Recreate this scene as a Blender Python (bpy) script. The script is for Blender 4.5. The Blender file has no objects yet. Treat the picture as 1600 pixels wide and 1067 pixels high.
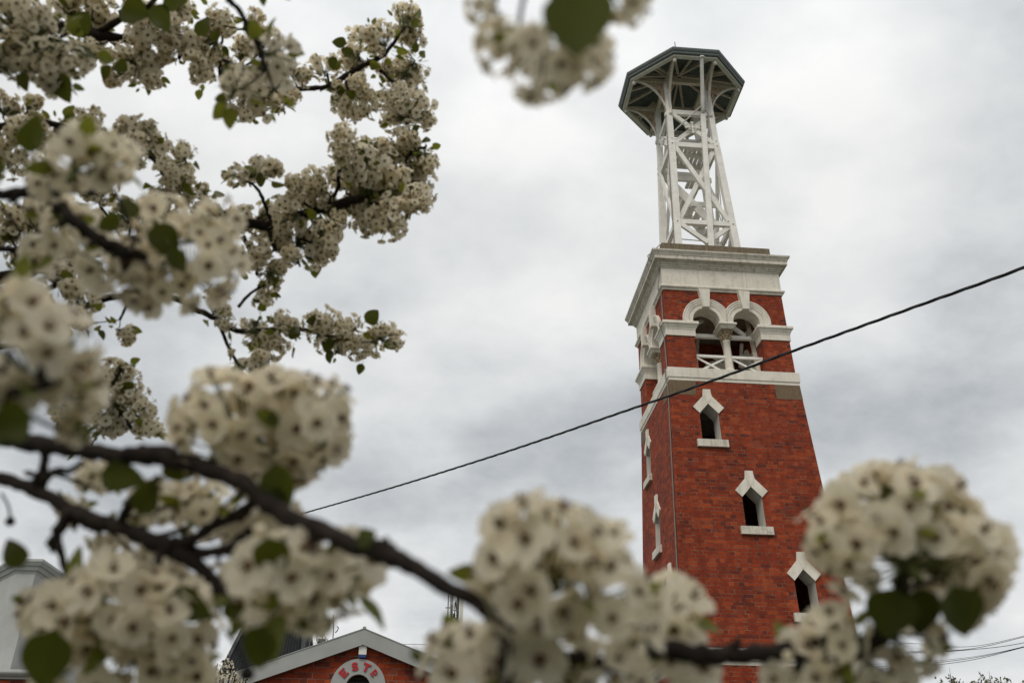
import bpy, bmesh, math, random
from mathutils import Vector, Matrix, geometry, noise as mnoise
R = math.radians
random.seed(7)
sc = bpy.context.scene
col = sc.collection

# ------------------------------------------------------------------ camera
F = 1419.46; PITCH = 0.5117; ROLL = -0.0091; EYE = Vector((0, 0, 1.6))
FWD = Vector((0, math.cos(PITCH), math.sin(PITCH)))
_r = Vector((1, 0, 0)); _u = Vector((0, -math.sin(PITCH), math.cos(PITCH)))
CR = math.cos(ROLL) * _r - math.sin(ROLL) * _u
CU = math.sin(ROLL) * _r + math.cos(ROLL) * _u
cam_d = bpy.data.cameras.new('camera'); cam = bpy.data.objects.new('camera', cam_d); col.objects.link(cam)
cam.matrix_world = Matrix(((CR.x, CU.x, -FWD.x, EYE.x), (CR.y, CU.y, -FWD.y, EYE.y), (CR.z, CU.z, -FWD.z, EYE.z), (0, 0, 0, 1)))
cam_d.sensor_width = 36; cam_d.sensor_fit = 'HORIZONTAL'; cam_d.lens = F / 1600 * 36
cam_d.clip_start = 0.02; cam_d.clip_end = 3000
cam_d.dof.use_dof = True; cam_d.dof.focus_distance = 25.0; cam_d.dof.aperture_fstop = 6.4; cam_d.dof.aperture_blades = 0
sc.camera = cam

def pix(px, py, d):                       # photo pixel at forward depth d -> world point
    return EYE + FWD * d + CR * ((px - 800) / F * d) + CU * ((533.5 - py) / F * d)
def pixY(px, py, Y):                      # photo pixel on the vertical plane y = Y
    v = FWD + CR * ((px - 800) / F) + CU * ((533.5 - py) / F)
    return EYE + v * (Y / v.y)

# ------------------------------------------------------------------ world, sun, exposure
SUN_EL, SUN_AZ = R(50), R(205)            # azimuth measured clockwise from +Y
w = bpy.data.worlds.new('World'); sc.world = w; w.use_nodes = True
nt = w.node_tree; nt.nodes.clear(); N = nt.nodes.new; L = nt.links.new
out = N('ShaderNodeOutputWorld'); bg = N('ShaderNodeBackground'); bg.inputs['Strength'].default_value = 0.1
sky = N('ShaderNodeTexSky'); sky.sky_type = 'NISHITA'; sky.sun_disc = False
sky.sun_elevation = SUN_EL; sky.sun_rotation = SUN_AZ
tc = N('ShaderNodeTexCoord'); sep = N('ShaderNodeSeparateXYZ'); L(tc.outputs['Generated'], sep.inputs[0])
def mth(op, a, b=None, clamp=False):
    n = N('ShaderNodeMath'); n.operation = op; n.use_clamp = clamp
    for i, x in enumerate((a, b)):
        if x is None: continue
        if isinstance(x, (int, float)): n.inputs[i].default_value = x
        else: L(x, n.inputs[i])
    return n.outputs[0]
zz = mth('ADD', mth('MAXIMUM', sep.outputs[2], 0.0), 0.42)
cmb = N('ShaderNodeCombineXYZ'); L(mth('DIVIDE', sep.outputs[0], zz), cmb.inputs[0]); L(mth('DIVIDE', sep.outputs[1], zz), cmb.inputs[1])
def wnoise(scale, detail, rough, off, dist=0.0):
    mp = N('ShaderNodeMapping'); mp.inputs['Location'].default_value = off; mp.inputs['Scale'].default_value = (1.0, 1.1, 1); L(cmb.outputs[0], mp.inputs[0])
    n = N('ShaderNodeTexNoise'); n.inputs['Scale'].default_value = scale; n.inputs['Detail'].default_value = detail
    n.inputs['Roughness'].default_value = rough; n.inputs['Distortion'].default_value = dist; L(mp.outputs[0], n.inputs['Vector']); return n.outputs[0]
a = wnoise(2.1, 5, 0.48, (3.1, 0.4, 0), 0.15); b = wnoise(6.5, 7, 0.58, (1.7, 5.2, 0), 0.1)
cl = mth('ADD', mth('MULTIPLY', a, 0.74), mth('MULTIPLY', b, 0.26))
mr = N('ShaderNodeMapRange'); mr.inputs['From Min'].default_value = 0.36; mr.inputs['From Max'].default_value = 0.63; L(cl, mr.inputs['Value'])
ramp = N('ShaderNodeValToRGB'); L(mr.outputs[0], ramp.inputs[0])
ramp.color_ramp.elements[0].color = (0.465, 0.495, 0.520, 1); ramp.color_ramp.elements[1].color = (0.95, 0.95, 0.94, 1)
e = ramp.color_ramp.elements.new(0.5); e.color = (0.745, 0.765, 0.775, 1)
# an overcast sky is brighter overhead than near the horizon
up = N('ShaderNodeMapRange'); up.inputs['From Min'].default_value = 0.62; up.inputs['From Max'].default_value = 1.0
up.inputs['To Min'].default_value = 9.5; up.inputs['To Max'].default_value = 15.0; L(sep.outputs[2], up.inputs['Value'])
vm = N('ShaderNodeVectorMath'); vm.operation = 'SCALE'; L(ramp.outputs[0], vm.inputs[0]); L(up.outputs[0], vm.inputs['Scale'])
mx = N('ShaderNodeMix'); mx.data_type = 'RGBA'; mx.inputs[0].default_value = 0.97
L(sky.outputs[0], mx.inputs[6]); L(vm.outputs[0], mx.inputs[7]); L(mx.outputs[2], bg.inputs['Color']); L(bg.outputs[0], out.inputs['Surface'])

sun_d = bpy.data.lights.new('sun', 'SUN'); sun_d.energy = 1.3; sun_d.angle = R(24); sun_d.color = (1.0, 0.92, 0.80)
sun = bpy.data.objects.new('sun', sun_d); col.objects.link(sun)
sdir = Vector((math.sin(SUN_AZ) * math.cos(SUN_EL), math.cos(SUN_AZ) * math.cos(SUN_EL), math.sin(SUN_EL)))
sun.rotation_euler = sdir.to_track_quat('Z', 'Y').to_euler()
sc.view_settings.view_transform = 'Standard'; sc.view_settings.look = 'None'
sc.view_settings.exposure = 0.0; sc.view_settings.gamma = 1.0
sc.render.engine = 'CYCLES'; sc.cycles.use_denoising = True
sc.cycles.max_bounces = 8; sc.cycles.transmission_bounces = 6; sc.cycles.sample_clamp_indirect = 6

# ------------------------------------------------------------------ materials
def mat(name, base=(0.5, 0.5, 0.5), rough=0.7, metal=0.0, spec=0.4):
    m = bpy.data.materials.new(name); m.use_nodes = True
    p = m.node_tree.nodes['Principled BSDF']
    p.inputs['Base Color'].default_value = (*base, 1); p.inputs['Roughness'].default_value = rough
    p.inputs['Metallic'].default_value = metal; p.inputs['Specular IOR Level'].default_value = spec
    return m, m.node_tree, p
def nn(t, ty, **kw):
    n = t.nodes.new(ty)
    for k, v in kw.items():
        if k in n.inputs: n.inputs[k].default_value = v
        else: setattr(n, k, v)
    return n
def cramp(t, src, stops):
    r = t.nodes.new('ShaderNodeValToRGB'); t.links.new(src, r.inputs[0]); el = r.color_ramp.elements
    while len(el) < len(stops): el.new(0.5)
    for e, (p, c) in zip(el, stops): e.position = p; e.color = (*c, 1) if len(c) == 3 else c
    return r.outputs[0]
def mixc(t, fac, a, b, mode='MIX'):
    n = t.nodes.new('ShaderNodeMix'); n.data_type = 'RGBA'; n.blend_type = mode
    for i, x in ((0, fac), (6, a), (7, b)):
        if hasattr(x, 'is_linked') or hasattr(x, 'links'): t.links.new(x, n.inputs[i])
        elif isinstance(x, (int, float)): n.inputs[i].default_value = x
        else: n.inputs[i].default_value = (*x, 1)
    return n.outputs[2]
def noise(t, vec, scale, detail=4, rough=0.55, stretch=None, dist=0.0):
    if stretch:
        mp = nn(t, 'ShaderNodeMapping'); mp.inputs['Scale'].default_value = stretch; t.links.new(vec, mp.inputs[0]); vec = mp.outputs[0]
    n = nn(t, 'ShaderNodeTexNoise', Scale=scale, Detail=detail, Roughness=rough, Distortion=dist); t.links.new(vec, n.inputs['Vector']); return n.outputs[0]
def coords(t, kind='Object'): return nn(t, 'ShaderNodeTexCoord').outputs[kind]
def bump(t, p, h, strength=0.4, dist=0.01):
    b = nn(t, 'ShaderNodeBump', Strength=strength, Distance=dist); t.links.new(h, b.inputs['Height']); t.links.new(b.outputs[0], p.inputs['Normal'])

def brick_mat(name, mortar=(0.13, 0.062, 0.04), squash=0.5, row=0.086, pale=0.25, shift=0.0):
    m, t, p = mat(name, rough=0.88, spec=0.2); uv = coords(t, 'UV')
    nz = noise(t, uv, 14, 3); off = nn(t, 'ShaderNodeVectorMath', operation='MULTIPLY_ADD')
    off.inputs[1].default_value = (0.010, 0.008, 0); cv = nn(t, 'ShaderNodeCombineXYZ'); t.links.new(nz, cv.inputs[0]); t.links.new(noise(t, uv, 9, 2), cv.inputs[1])
    t.links.new(cv.outputs[0], off.inputs[0]); t.links.new(uv, off.inputs[2])
    bt = nn(t, 'ShaderNodeTexBrick', offset=0.5, offset_frequency=2, squash=squash, squash_frequency=2)
    for k, v in (('Scale', 1.0), ('Mortar Size', 0.0052), ('Mortar Smooth', 0.25), ('Bias', 0.0), ('Brick Width', 0.242), ('Row Height', row)): bt.inputs[k].default_value = v
    bt.inputs['Color1'].default_value = (0, 0, 0, 1); bt.inputs['Color2'].default_value = (1, 1, 1, 1); bt.inputs['Mortar'].default_value = (0.5, 0.5, 0.5, 1)
    t.links.new(off.outputs[0], bt.inputs['Vector'])
    bc = cramp(t, bt.outputs['Color'], [(0.0, (0.14, 0.034, 0.024)), (0.13, (0.235, 0.041, 0.019)), (0.36, (0.305, 0.048, 0.017)), (0.55, (0.27, 0.041, 0.016)), (0.74, (0.345, 0.058, 0.020)), (0.9, (0.41, 0.080, 0.025)), (1.0, (0.22, 0.055, 0.036))])
    fine = noise(t, uv, 45, 5); bc = mixc(t, 0.55, bc, cramp(t, fine, [(0.25, (0.45, 0.42, 0.42)), (0.75, (1.15, 1.1, 1.05))]), 'MULTIPLY')
    big = noise(t, uv, 0.9, 5, 0.6); bc = mixc(t, 0.6, bc, cramp(t, big, [(0.3, (0.62, 0.58, 0.58)), (0.62, (1.08, 1.05, 1.02))]), 'MULTIPLY')
    streak = noise(t, uv, 1.6, 4, 0.6, (3.5, 0.35, 1)); bc = mixc(t, 0.5, bc, cramp(t, streak, [(0.32, (0.55, 0.5, 0.5)), (0.55, (1, 1, 1))]), 'MULTIPLY')
    mc = mixc(t, 0.7, mortar, cramp(t, noise(t, uv, 5, 4, 0.65), [(0.42, (0.05, 0.03, 0.025)), (0.70, (0.36, 0.25, 0.17))]))
    c = mixc(t, bt.outputs['Fac'], bc, mc)
    # stray pale mortar smears
    sm = cramp(t, noise(t, uv, 21, 3, 0.6, (1, 2.2, 1)), [(0.70, (0, 0, 0)), (0.80, (pale, pale, pale))]); c = mixc(t, sm, c, (0.45, 0.33, 0.25))
    t.links.new(c, p.inputs['Base Color'])
    h = nn(t, 'ShaderNodeMath', operation='MULTIPLY_ADD'); t.links.new(bt.outputs['Fac'], h.inputs[0]); h.inputs[1].default_value = -1.0; t.links.new(fine, h.inputs[2])
    bump(t, p, h.outputs[0], 0.55, 0.008); return m

def stained_mat(name, base, dark, rough=0.75, amount=0.5, streaks=True, scale=1.0, rust=0.0, bumpiness=0.15):
    m, t, p = mat(name, base, rough, spec=0.3); o = coords(t)
    c = mixc(t, 1.0, base, cramp(t, noise(t, o, 2.3 * scale, 5, 0.62), [(0.25, (0.80, 0.79, 0.76)), (0.7, (1.04, 1.04, 1.04))]), 'MULTIPLY')
    f1 = cramp(t, noise(t, o, 6 * scale, 6, 0.68), [(0.52, (0, 0, 0)), (0.75, (amount, amount, amount))]); c = mixc(t, f1, c, dark)
    if streaks:
        f2 = cramp(t, noise(t, o, 5 * scale, 4, 0.6, (3.0, 3.0, 0.22)), [(0.50, (0, 0, 0)), (0.72, (amount * .8,) * 3)]); c = mixc(t, f2, c, dark)
    if rust:
        f3 = cramp(t, noise(t, o, 7 * scale, 5, 0.7, (2.4, 2.4, 0.5)), [(0.66, (0, 0, 0)), (0.74, (rust,) * 3)]); c = mixc(t, f3, c, (0.33, 0.13, 0.035))
    t.links.new(c, p.inputs['Base Color']); bump(t, p, noise(t, o, 30 * scale, 5, 0.6), bumpiness, 0.01); return m

M = {}
M['brick'] = brick_mat('old_red_brick', pale=0.18)
M['brick2'] = brick_mat('gable_brick', mortar=(0.10, 0.055, 0.04), pale=0.8)
M['stucco'] = stained_mat('cream_stucco', (0.78, 0.735, 0.65), (0.30, 0.26, 0.20), 0.8, 0.38, scale=0.8)
M['cornice'] = stained_mat('weathered_cornice', (0.68, 0.635, 0.555), (0.19, 0.16, 0.12), 0.85, 0.6, scale=1.1)
M['reveal'] = stained_mat('reveal_render', (0.60, 0.575, 0.53), (0.25, 0.23, 0.20), 0.85, 0.35)
M['paint'] = stained_mat('white_timber_paint', (0.86, 0.84, 0.80), (0.48, 0.42, 0.34), 0.55, 0.26, rust=0.7, scale=1.3)
M['bracket'] = stained_mat('rust_stained_paint', (0.76, 0.73, 0.67), (0.36, 0.22, 0.11), 0.65, 0.7, rust=0.9, scale=1.9)
M['cream'] = stained_mat('soffit_timber', (0.80, 0.71, 0.60), (0.25, 0.18, 0.12), 0.7, 0.5, scale=2)
M['coping'] = stained_mat('lichen_coping', (0.20, 0.16, 0.11), (0.055, 0.045, 0.035), 0.95, 0.9, scale=2.2, bumpiness=0.5)
M['patch'] = stained_mat('brown_corner_stone', (0.185, 0.130, 0.082), (0.075, 0.058, 0.042), 0.95, 0.6, scale=1.6, bumpiness=0.4)
M['rust'] = stained_mat('rusty_iron', (0.62, 0.50, 0.37), (0.36, 0.13, 0.035), 0.85, 0.9, scale=9)
M['capital'] = stained_mat('stained_capital', (0.45, 0.36, 0.25), (0.22, 0.12, 0.05), 0.9, 0.8, scale=8)
M['gutter'] = stained_mat('grey_green_gutter', (0.135, 0.155, 0.15), (0.06, 0.07, 0.068), 0.5, 0.4, scale=1.5)
M['iron_sheet'] = stained_mat('corrugated_iron', (0.17, 0.20, 0.19), (0.09, 0.09, 0.085), 0.5, 0.5, scale=1.5)
M['pipe'] = stained_mat('grey_conduit', (0.24, 0.21, 0.18), (0.16, 0.14, 0.12), 0.6, 0.5, scale=5)
M['grey_paint'] = stained_mat('grey_fascia_paint', (0.365, 0.375, 0.365), (0.30, 0.30, 0.29), 0.5, 0.15, scale=0.7, bumpiness=0.03)
M['lettering'] = mat('red_lettering', (0.42, 0.012, 0.016), 0.45)[0]
M['siren_white'] = mat('siren_white_plastic', (0.76, 0.75, 0.69), 0.35)[0]
M['siren_blue'] = mat('siren_blue_lens', (0.008, 0.05, 0.20), 0.2)[0]
M['dark_roof'] = stained_mat('charcoal_roofing', (0.025, 0.027, 0.03), (0.045, 0.045, 0.045), 0.45, 0.4, scale=1)
M['wall_white'] = stained_mat('pale_grey_render', (0.46, 0.47, 0.46), (0.36, 0.36, 0.35), 0.8, 0.3, scale=0.5)
M['black'] = mat('black_cable_sheath', (0.012, 0.012, 0.013), 0.55)[0]
M['steel'] = stained_mat('galvanised_steel', (0.24, 0.25, 0.25), (0.12, 0.12, 0.12), 0.5, 0.5, scale=2)
M['dark_steel'] = mat('dark_steel', (0.06, 0.062, 0.06), 0.5)[0]
M['antenna_white'] = mat('antenna_cover', (0.62, 0.60, 0.53), 0.5)[0]
def bark_mat():
    m, t, p = mat('dark_bark', (0.03, 0.024, 0.02), 0.9, spec=0.25); o = coords(t)
    c = cramp(t, noise(t, o, 60, 5, 0.65), [(0.3, (0.009, 0.006, 0.005)), (0.55, (0.024, 0.017, 0.013)), (0.8, (0.06, 0.045, 0.036))])
    t.links.new(c, p.inputs['Base Color']); bump(t, p, noise(t, o, 220, 4), 0.6, 0.002); return m
M['bark'] = bark_mat()
def thin_mat(name, base, trans, tw, rough=0.5, nscale=120, lo=0.85, olo=0.86):
    m, t, p = mat(name, base, rough, spec=0.3); o = coords(t)
    oi = nn(t, 'ShaderNodeObjectInfo').outputs['Random']
    var = cramp(t, noise(t, o, nscale, 3), [(0.3, (lo,) * 3), (0.7, (1.08,) * 3)])
    c = mixc(t, 1.0, base, var, 'MULTIPLY'); c = mixc(t, 1.0, c, cramp(t, oi, [(0.0, (olo, olo, olo)), (1.0, (2.08 - olo, 2.05 - olo, 1.98 - olo))]), 'MULTIPLY')
    t.links.new(c, p.inputs['Base Color'])
    tr = nn(t, 'ShaderNodeBsdfTranslucent'); tr.inputs['Color'].default_value = (*trans, 1)
    ms = nn(t, 'ShaderNodeMixShader'); ms.inputs[0].default_value = tw; o_ = t.nodes['Material Output']
    t.links.new(p.outputs[0], ms.inputs[1]); t.links.new(tr.outputs[0], ms.inputs[2]); t.links.new(ms.outputs[0], o_.inputs['Surface']); return m
M['petal'] = thin_mat('white_petal', (0.85, 0.795, 0.66), (0.90, 0.82, 0.65), 0.54, 0.6, 70, 0.90)
M['leaf'] = thin_mat('glossy_leaf', (0.040, 0.050, 0.010), (0.15, 0.165, 0.014), 0.38, 0.38, 30, 0.6, 0.6)
M['leaf_young'] = thin_mat('young_leaf', (0.11, 0.13, 0.022), (0.26, 0.27, 0.03), 0.42, 0.4, 30, 0.7)
M['stalk'] = mat('green_stalk', (0.10, 0.115, 0.03), 0.6)[0]
M['anther'] = mat('dark_anther', (0.075, 0.022, 0.008), 0.8)[0]
M['heart'] = mat('flower_heart', (0.115, 0.058, 0.010), 0.8)[0]
M['leaf_far'] = thin_mat('olive_leaf', (0.10, 0.10, 0.026), (0.12, 0.12, 0.02), 0.3, 0.5, 8, 0.6)
M['fruit'] = mat('dried_fruit', (0.012, 0.009, 0.008), 0.7)[0]

# ------------------------------------------------------------------ mesh helpers
class MB:
    def __init__(s): s.v = []; s.f = []; s.m = []; s.sm = []
    def add(s, vs, fs, m=0, smooth=False):
        b = len(s.v); s.v += [tuple(x) for x in vs]
        for f in fs: s.f.append(tuple(i + b for i in f)); s.m.append(m); s.sm.append(smooth)
    def box(s, x0, x1, y0, y1, z0, z1, m=0):
        s.add([(x, y, z) for x in (x0, x1) for y in (y0, y1) for z in (z0, z1)],
              [(0, 1, 3, 2), (4, 6, 7, 5), (0, 4, 5, 1), (2, 3, 7, 6), (0, 2, 6, 4), (1, 5, 7, 3)], m)
    def bar(s, p, q, wd, h=None, ref=(0, 0, 1), m=0):
        p = Vector(p); q = Vector(q); d = (q - p).normalized(); h = h or wd
        a = d.cross(Vector(ref))
        if a.length < 1e-3: a = d.cross(Vector((1, 0, 0)))
        a.normalize(); b = a.cross(d).normalized(); a *= wd / 2; b *= h / 2
        vs = [e + sx * a + sy * b for e in (p, q) for sx, sy in ((-1, -1), (1, -1), (1, 1), (-1, 1))]
        s.add(vs, [(3, 2, 1, 0), (4, 5, 6, 7)] + [(i, (i + 1) % 4, 4 + (i + 1) % 4, 4 + i) for i in range(4)], m)
    def tube(s, path, rad, n=8, m=0, cap=True):
        path = [Vector(p) for p in path]; k = len(path)
        if not hasattr(rad, '__len__'): rad = [rad] * k
        vs = []; prev = None
        for i, p in enumerate(path):
            d = (path[min(i + 1, k - 1)] - path[max(i - 1, 0)])
            d = d.normalized() if d.length > 1e-9 else Vector((0, 0, 1))
            a = (prev - d * prev.dot(d)) if prev is not None else d.orthogonal()
            if a.length < 1e-6: a = d.orthogonal()
            a.normalize(); prev = a; b = d.cross(a)
            for j in range(n):
                t = 2 * math.pi * j / n; vs.append(p + (a * math.cos(t) + b * math.sin(t)) * rad[i])
        fs = [(i * n + j, i * n + (j + 1) % n, (i + 1) * n + (j + 1) % n, (i + 1) * n + j) for i in range(k - 1) for j in range(n)]
        if cap: fs += [tuple(range(n - 1, -1, -1)), tuple(range((k - 1) * n, k * n))]
        s.add(vs, fs, m, True)
    def prism(s, outer, holes, w0, w1, fn, m=0, sides=True, back=True):
        loops = [outer] + list(holes); tri = geometry.tessellate_polygon([[Vector((x, y, 0)) for x, y in lp] for lp in loops])
        pts = [p for lp in loops for p in lp]; n = len(pts)
        A = [fn(x, y, w1) for x, y in pts]; B = [fn(x, y, w0) for x, y in pts]
        fs = [tuple(t) for t in tri]
        if back: fs += [tuple(i + n for i in reversed(t)) for t in tri]
        if sides:
            o = 0
            for lp in loops:
                k = len(lp); fs += [(o + i, o + (i + 1) % k, n + o + (i + 1) % k, n + o + i) for i in range(k)]; o += k
        s.add(A + B, fs, m)
    def sweep(s, path, prof, closed=True, m=0, smooth=False):
        # path: plan points (outward is to the right of travel); prof: closed loop of (offset, z)
        k = len(path); P = [Vector((p[0], p[1])) for p in path]; vs = []
        for i in range(k):
            dn = (P[(i + 1) % k] - P[i]) if (closed or i < k - 1) else (P[i] - P[i - 1])
            dp = (P[i] - P[i - 1]) if (closed or i > 0) else dn
            dn.normalize(); dp.normalize(); n1 = Vector((dp.y, -dp.x)); n2 = Vector((dn.y, -dn.x))
            mt = (n1 + n2) / (1 + n1.dot(n2))
            for o, z in prof: q = P[i] + mt * o; vs.append((q.x, q.y, z))
        q = len(prof); fs = []
        for i in range(k if closed else k - 1):
            j = (i + 1) % k
            for a in range(q): b = (a + 1) % q; fs.append((i * q + a, j * q + a, j * q + b, i * q + b))
        if not closed: fs += [tuple(range(q)), tuple(range(k * q - 1, (k - 1) * q - 1, -1))]
        s.add(vs, fs, m, smooth)
    def lathe(s, prof, c, n=20, m=0, smooth=True):
        vs = [(c[0] + r * math.cos(2 * math.pi * j / n), c[1] + r * math.sin(2 * math.pi * j / n), c[2] + z) for r, z in prof for j in range(n)]
        k = len(prof); fs = [(i * n + j, i * n + (j + 1) % n, (i + 1) * n + (j + 1) % n, (i + 1) * n + j) for i in range(k - 1) for j in range(n)]
        fs += [tuple(range(n - 1, -1, -1)), tuple(range((k - 1) * n, k * n))]; s.add(vs, fs, m, smooth)
    def mesh(s, name, mats, fix=True):
        me = bpy.data.meshes.new(name); me.from_pydata(s.v, [], s.f)
        for x in (mats if isinstance(mats, (list, tuple)) else [mats]): me.materials.append(x)
        me.polygons.foreach_set('material_index', s.m); me.polygons.foreach_set('use_smooth', s.sm)
        if fix:
            bm = bmesh.new(); bm.from_mesh(me); bmesh.ops.recalc_face_normals(bm, faces=bm.faces); bm.to_mesh(me); bm.free()
        uv = me.uv_layers.new(name='UVMap'); ud = [0.0] * (2 * len(me.loops)); V = me.vertices
        for p in me.polygons:
            n = p.normal; ax, ay, az = abs(n.x), abs(n.y), abs(n.z)
            for li in p.loop_indices:
                c = V[me.loops[li].vertex_index].co
                u = (c.y + 0.061, c.z) if ax >= ay and ax > az else ((c.x, c.z) if ay > az else (c.x, c.y))
                ud[2 * li], ud[2 * li + 1] = u
        uv.data.foreach_set('uv', ud); return me
    def build(s, name, mats, parent=None, loc=(0, 0, 0), fix=True):
        o = bpy.data.objects.new(name, s.mesh(name, mats, fix)); col.objects.link(o); o.location = loc
        if parent: o.parent = parent
        return o
def tag(o, label=None, cat=None, group=None, kind=None):
    for k, v in (('label', label), ('category', cat), ('group', group), ('kind', kind)):
        if v: o[k] = v
    return o
def empty(name, loc, rz=0):
    o = bpy.data.objects.new(name, None); col.objects.link(o); o.location = loc; o.rotation_euler.z = rz; o.empty_display_size = 0.2; return o
def link(name, me, parent, loc=(0, 0, 0)):
    o = bpy.data.objects.new(name, me); col.objects.link(o); o.parent = parent; o.location = loc; return o
def arc(cx, cy, r, a0, a1, n): return [(cx + r * math.cos(R(a0 + (a1 - a0) * i / n)), cy + r * math.sin(R(a0 + (a1 - a0) * i / n))) for i in range(n + 1)]

# ------------------------------------------------------------------ ground
g = MB(); n = 40
for i in range(n + 1):
    for j in range(n + 1):
        x = (i / n - .5) * 2; y = (j / n - .5) * 2
        X = 900 * x * abs(x); Y = 900 * y * abs(y)
        g.v.append((X, Y, 0.0))
g.add([], [])
for i in range(n):
    for j in range(n): g.f.append((i * (n + 1) + j, (i + 1) * (n + 1) + j, (i + 1) * (n + 1) + j + 1, i * (n + 1) + j + 1)); g.m.append(0); g.sm.append(False)
gm, t, p = mat('asphalt_and_grass', (0.06, 0.06, 0.055), 0.95); o = coords(t)
c = mixc(t, cramp(t, noise(t, o, 0.12, 4), [(0.45, (0, 0, 0)), (0.55, (1, 1, 1))]), (0.060, 0.058, 0.055), (0.055, 0.075, 0.025))
t.links.new(mixc(t, 0.5, c, cramp(t, noise(t, o, 9, 5), [(0.2, (0.5,) * 3), (0.8, (1.2,) * 3)]), 'MULTIPLY'), p.inputs['Base Color'])
tag(g.build('ground', gm), 'flat asphalt and grass ground beneath the tower and trees', 'ground', kind='structure')

# ------------------------------------------------------------------ the fire lookout tower
TX, TY, TYAW = 5.4079, 21.8027, 0.0823
S0, BAT, ZSB, ZS, ZBT = 1.6511, 0.0419, 11.8146, 12.1524, 14.49
tower = empty('lookout_tower', (TX, TY, 0), TYAW)
tag(tower, 'tall red brick fire lookout tower topped by a white lattice and octagonal roof', 'tower')
def hw(z): return S0 + BAT * (ZSB - z)
def rot(k, x, y):
    for _ in range(k % 4): x, y = y, -x
    return x, y
def face(k, hwf):
    def fn(u, v, wd):
        x, y = rot(k, u, -(hwf(v) + wd)); return (x, y, v)
    return fn
WO = [(-.235, 0), (.235, 0), (.235, .71), (0, .97), (-.235, .71)]
WINS = {0: [(-.755, 10.20), (.02, 8.07), (.945, 6.15)], 1: [(-.84, 10.17), (-.04, 8.05), (1.06, 6.02)]}
ZP0, ZP1 = 5.05, 5.35
sh = MB()
for k in range(4):
    fn = face(k, hw); hs = [[(u + a, z + b) for a, b in WO] for u, z in WINS.get(k, [])]
    sh.prism([(-hw(ZP1), ZP1), (hw(ZP1), ZP1), (hw(ZSB), ZSB), (-hw(ZSB), ZSB)], hs, -.02, 0, fn, sides=False, back=False)
sh.build('shaft', M['brick'], tower)
bs = MB()
hb = lambda z: hw(z) + 0.03
for k in range(4): bs.prism([(-hb(0), 0), (hb(0), 0), (hb(ZP0), ZP0), (-hb(ZP0), ZP0)], [], -.02, 0, face(k, hb), sides=False, back=False)
bs.build('base', M['brick'], tower)
def square(h): return [(-h, -h), (h, -h), (h, h), (-h, h)]
pb = MB(); h = hw(ZP0)
pb.sweep(square(h), [(-.25, ZP0 - .02), (.035, ZP0 - .02), (.035, ZP0 + .06), (.055, ZP0 + .075), (.055, ZP0 + .20), (.085, ZP0 + .22), (.085, ZP0 + .28), (.0, ZP1 + .03), (-.25, ZP1 + .03)])
pb.build('plinth_band', M['stucco'], tower)
for k, ws in WINS.items():
    for u0, z0 in ws:
        fn0 = face(k, hw); fn = lambda u, v, wd, u0=u0, z0=z0, fn0=fn0: fn0(u0 + u, z0 + v, wd)
        rv = MB(); A = [fn(a, b, 0.003) for a, b in WO]; B = [fn(a, b, -.45) for a, b in WO]
        rv.add(A + B, [(i, (i + 1) % 5, 5 + (i + 1) % 5, 5 + i) for i in range(5)])
        wo = rv.build('window', M['reveal'], tower)
        hd = MB(); ap = .97
        hd.prism([(-.235, .71), (0, ap), (.235, .71), (.385, .87), (.115, 1.17), (.092, 1.36), (-.092, 1.36), (-.115, 1.17), (-.385, .87)], [], -.05, .035, fn)
        hd.prism([(-.012, ap - .0), (.10, 1.12), (.092, 1.36), (-.092, 1.36), (-.085, 1.18)], [], .03, .046, fn)
        hd.build('window_head', M['stucco'], wo)
        sl = MB(); sl.prism([(-.375, -.19), (.375, -.19), (.375, -.003), (-.375, -.003)], [], -.12, .075, fn)
        sl.build('window_sill', M['cornice'], wo)
cb = MB()
for (sx, sy) in ((-1, -1), (1, -1), (1, 1), (-1, 1)):
    q = MB(); z0, z1 = 11.40, 11.80; a, b = hw(z0) + .006, hw(z1) + .006; Lx = .66
    c_ = lambda h, ix: [(sx * h, sy * h), (sx * (h - Lx), sy * h), (sx * (h - Lx), sy * (h - .2)), (sx * (h - .2), sy * (h - .2)), (sx * (h - .2), sy * (h - Lx)), (sx * h, sy * (h - Lx))]
    A = [(x, y, z0) for x, y in c_(a, 0)]; B = [(x, y, z1) for x, y in c_(b, 0)]
    q.add(A + B, [(i, (i + 1) % 6, 6 + (i + 1) % 6, 6 + i) for i in range(6)] + [(0, 1, 2, 3), (0, 3, 4, 5), (6, 9, 8, 7), (6, 11, 10, 9)])
    q.build('corner_stone', M['patch'], tower)
sb = MB(); sb.sweep(square(1.62), [(-.3, ZSB - .012), (.040, ZSB - .012), (.040, ZSB + .045), (.048, ZSB + .06), (.062, ZSB + .075), (.062, ZS - .01), (.055, ZS), (-.3, ZS)])
sb.build('sill_band', M['stucco'], tower)
fl = MB(); fl.box(-1.4, 1.4, -1.4, 1.4, 11.9, 12.13); fl.build('belfry_floor', M['paint'], tower)
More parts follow.
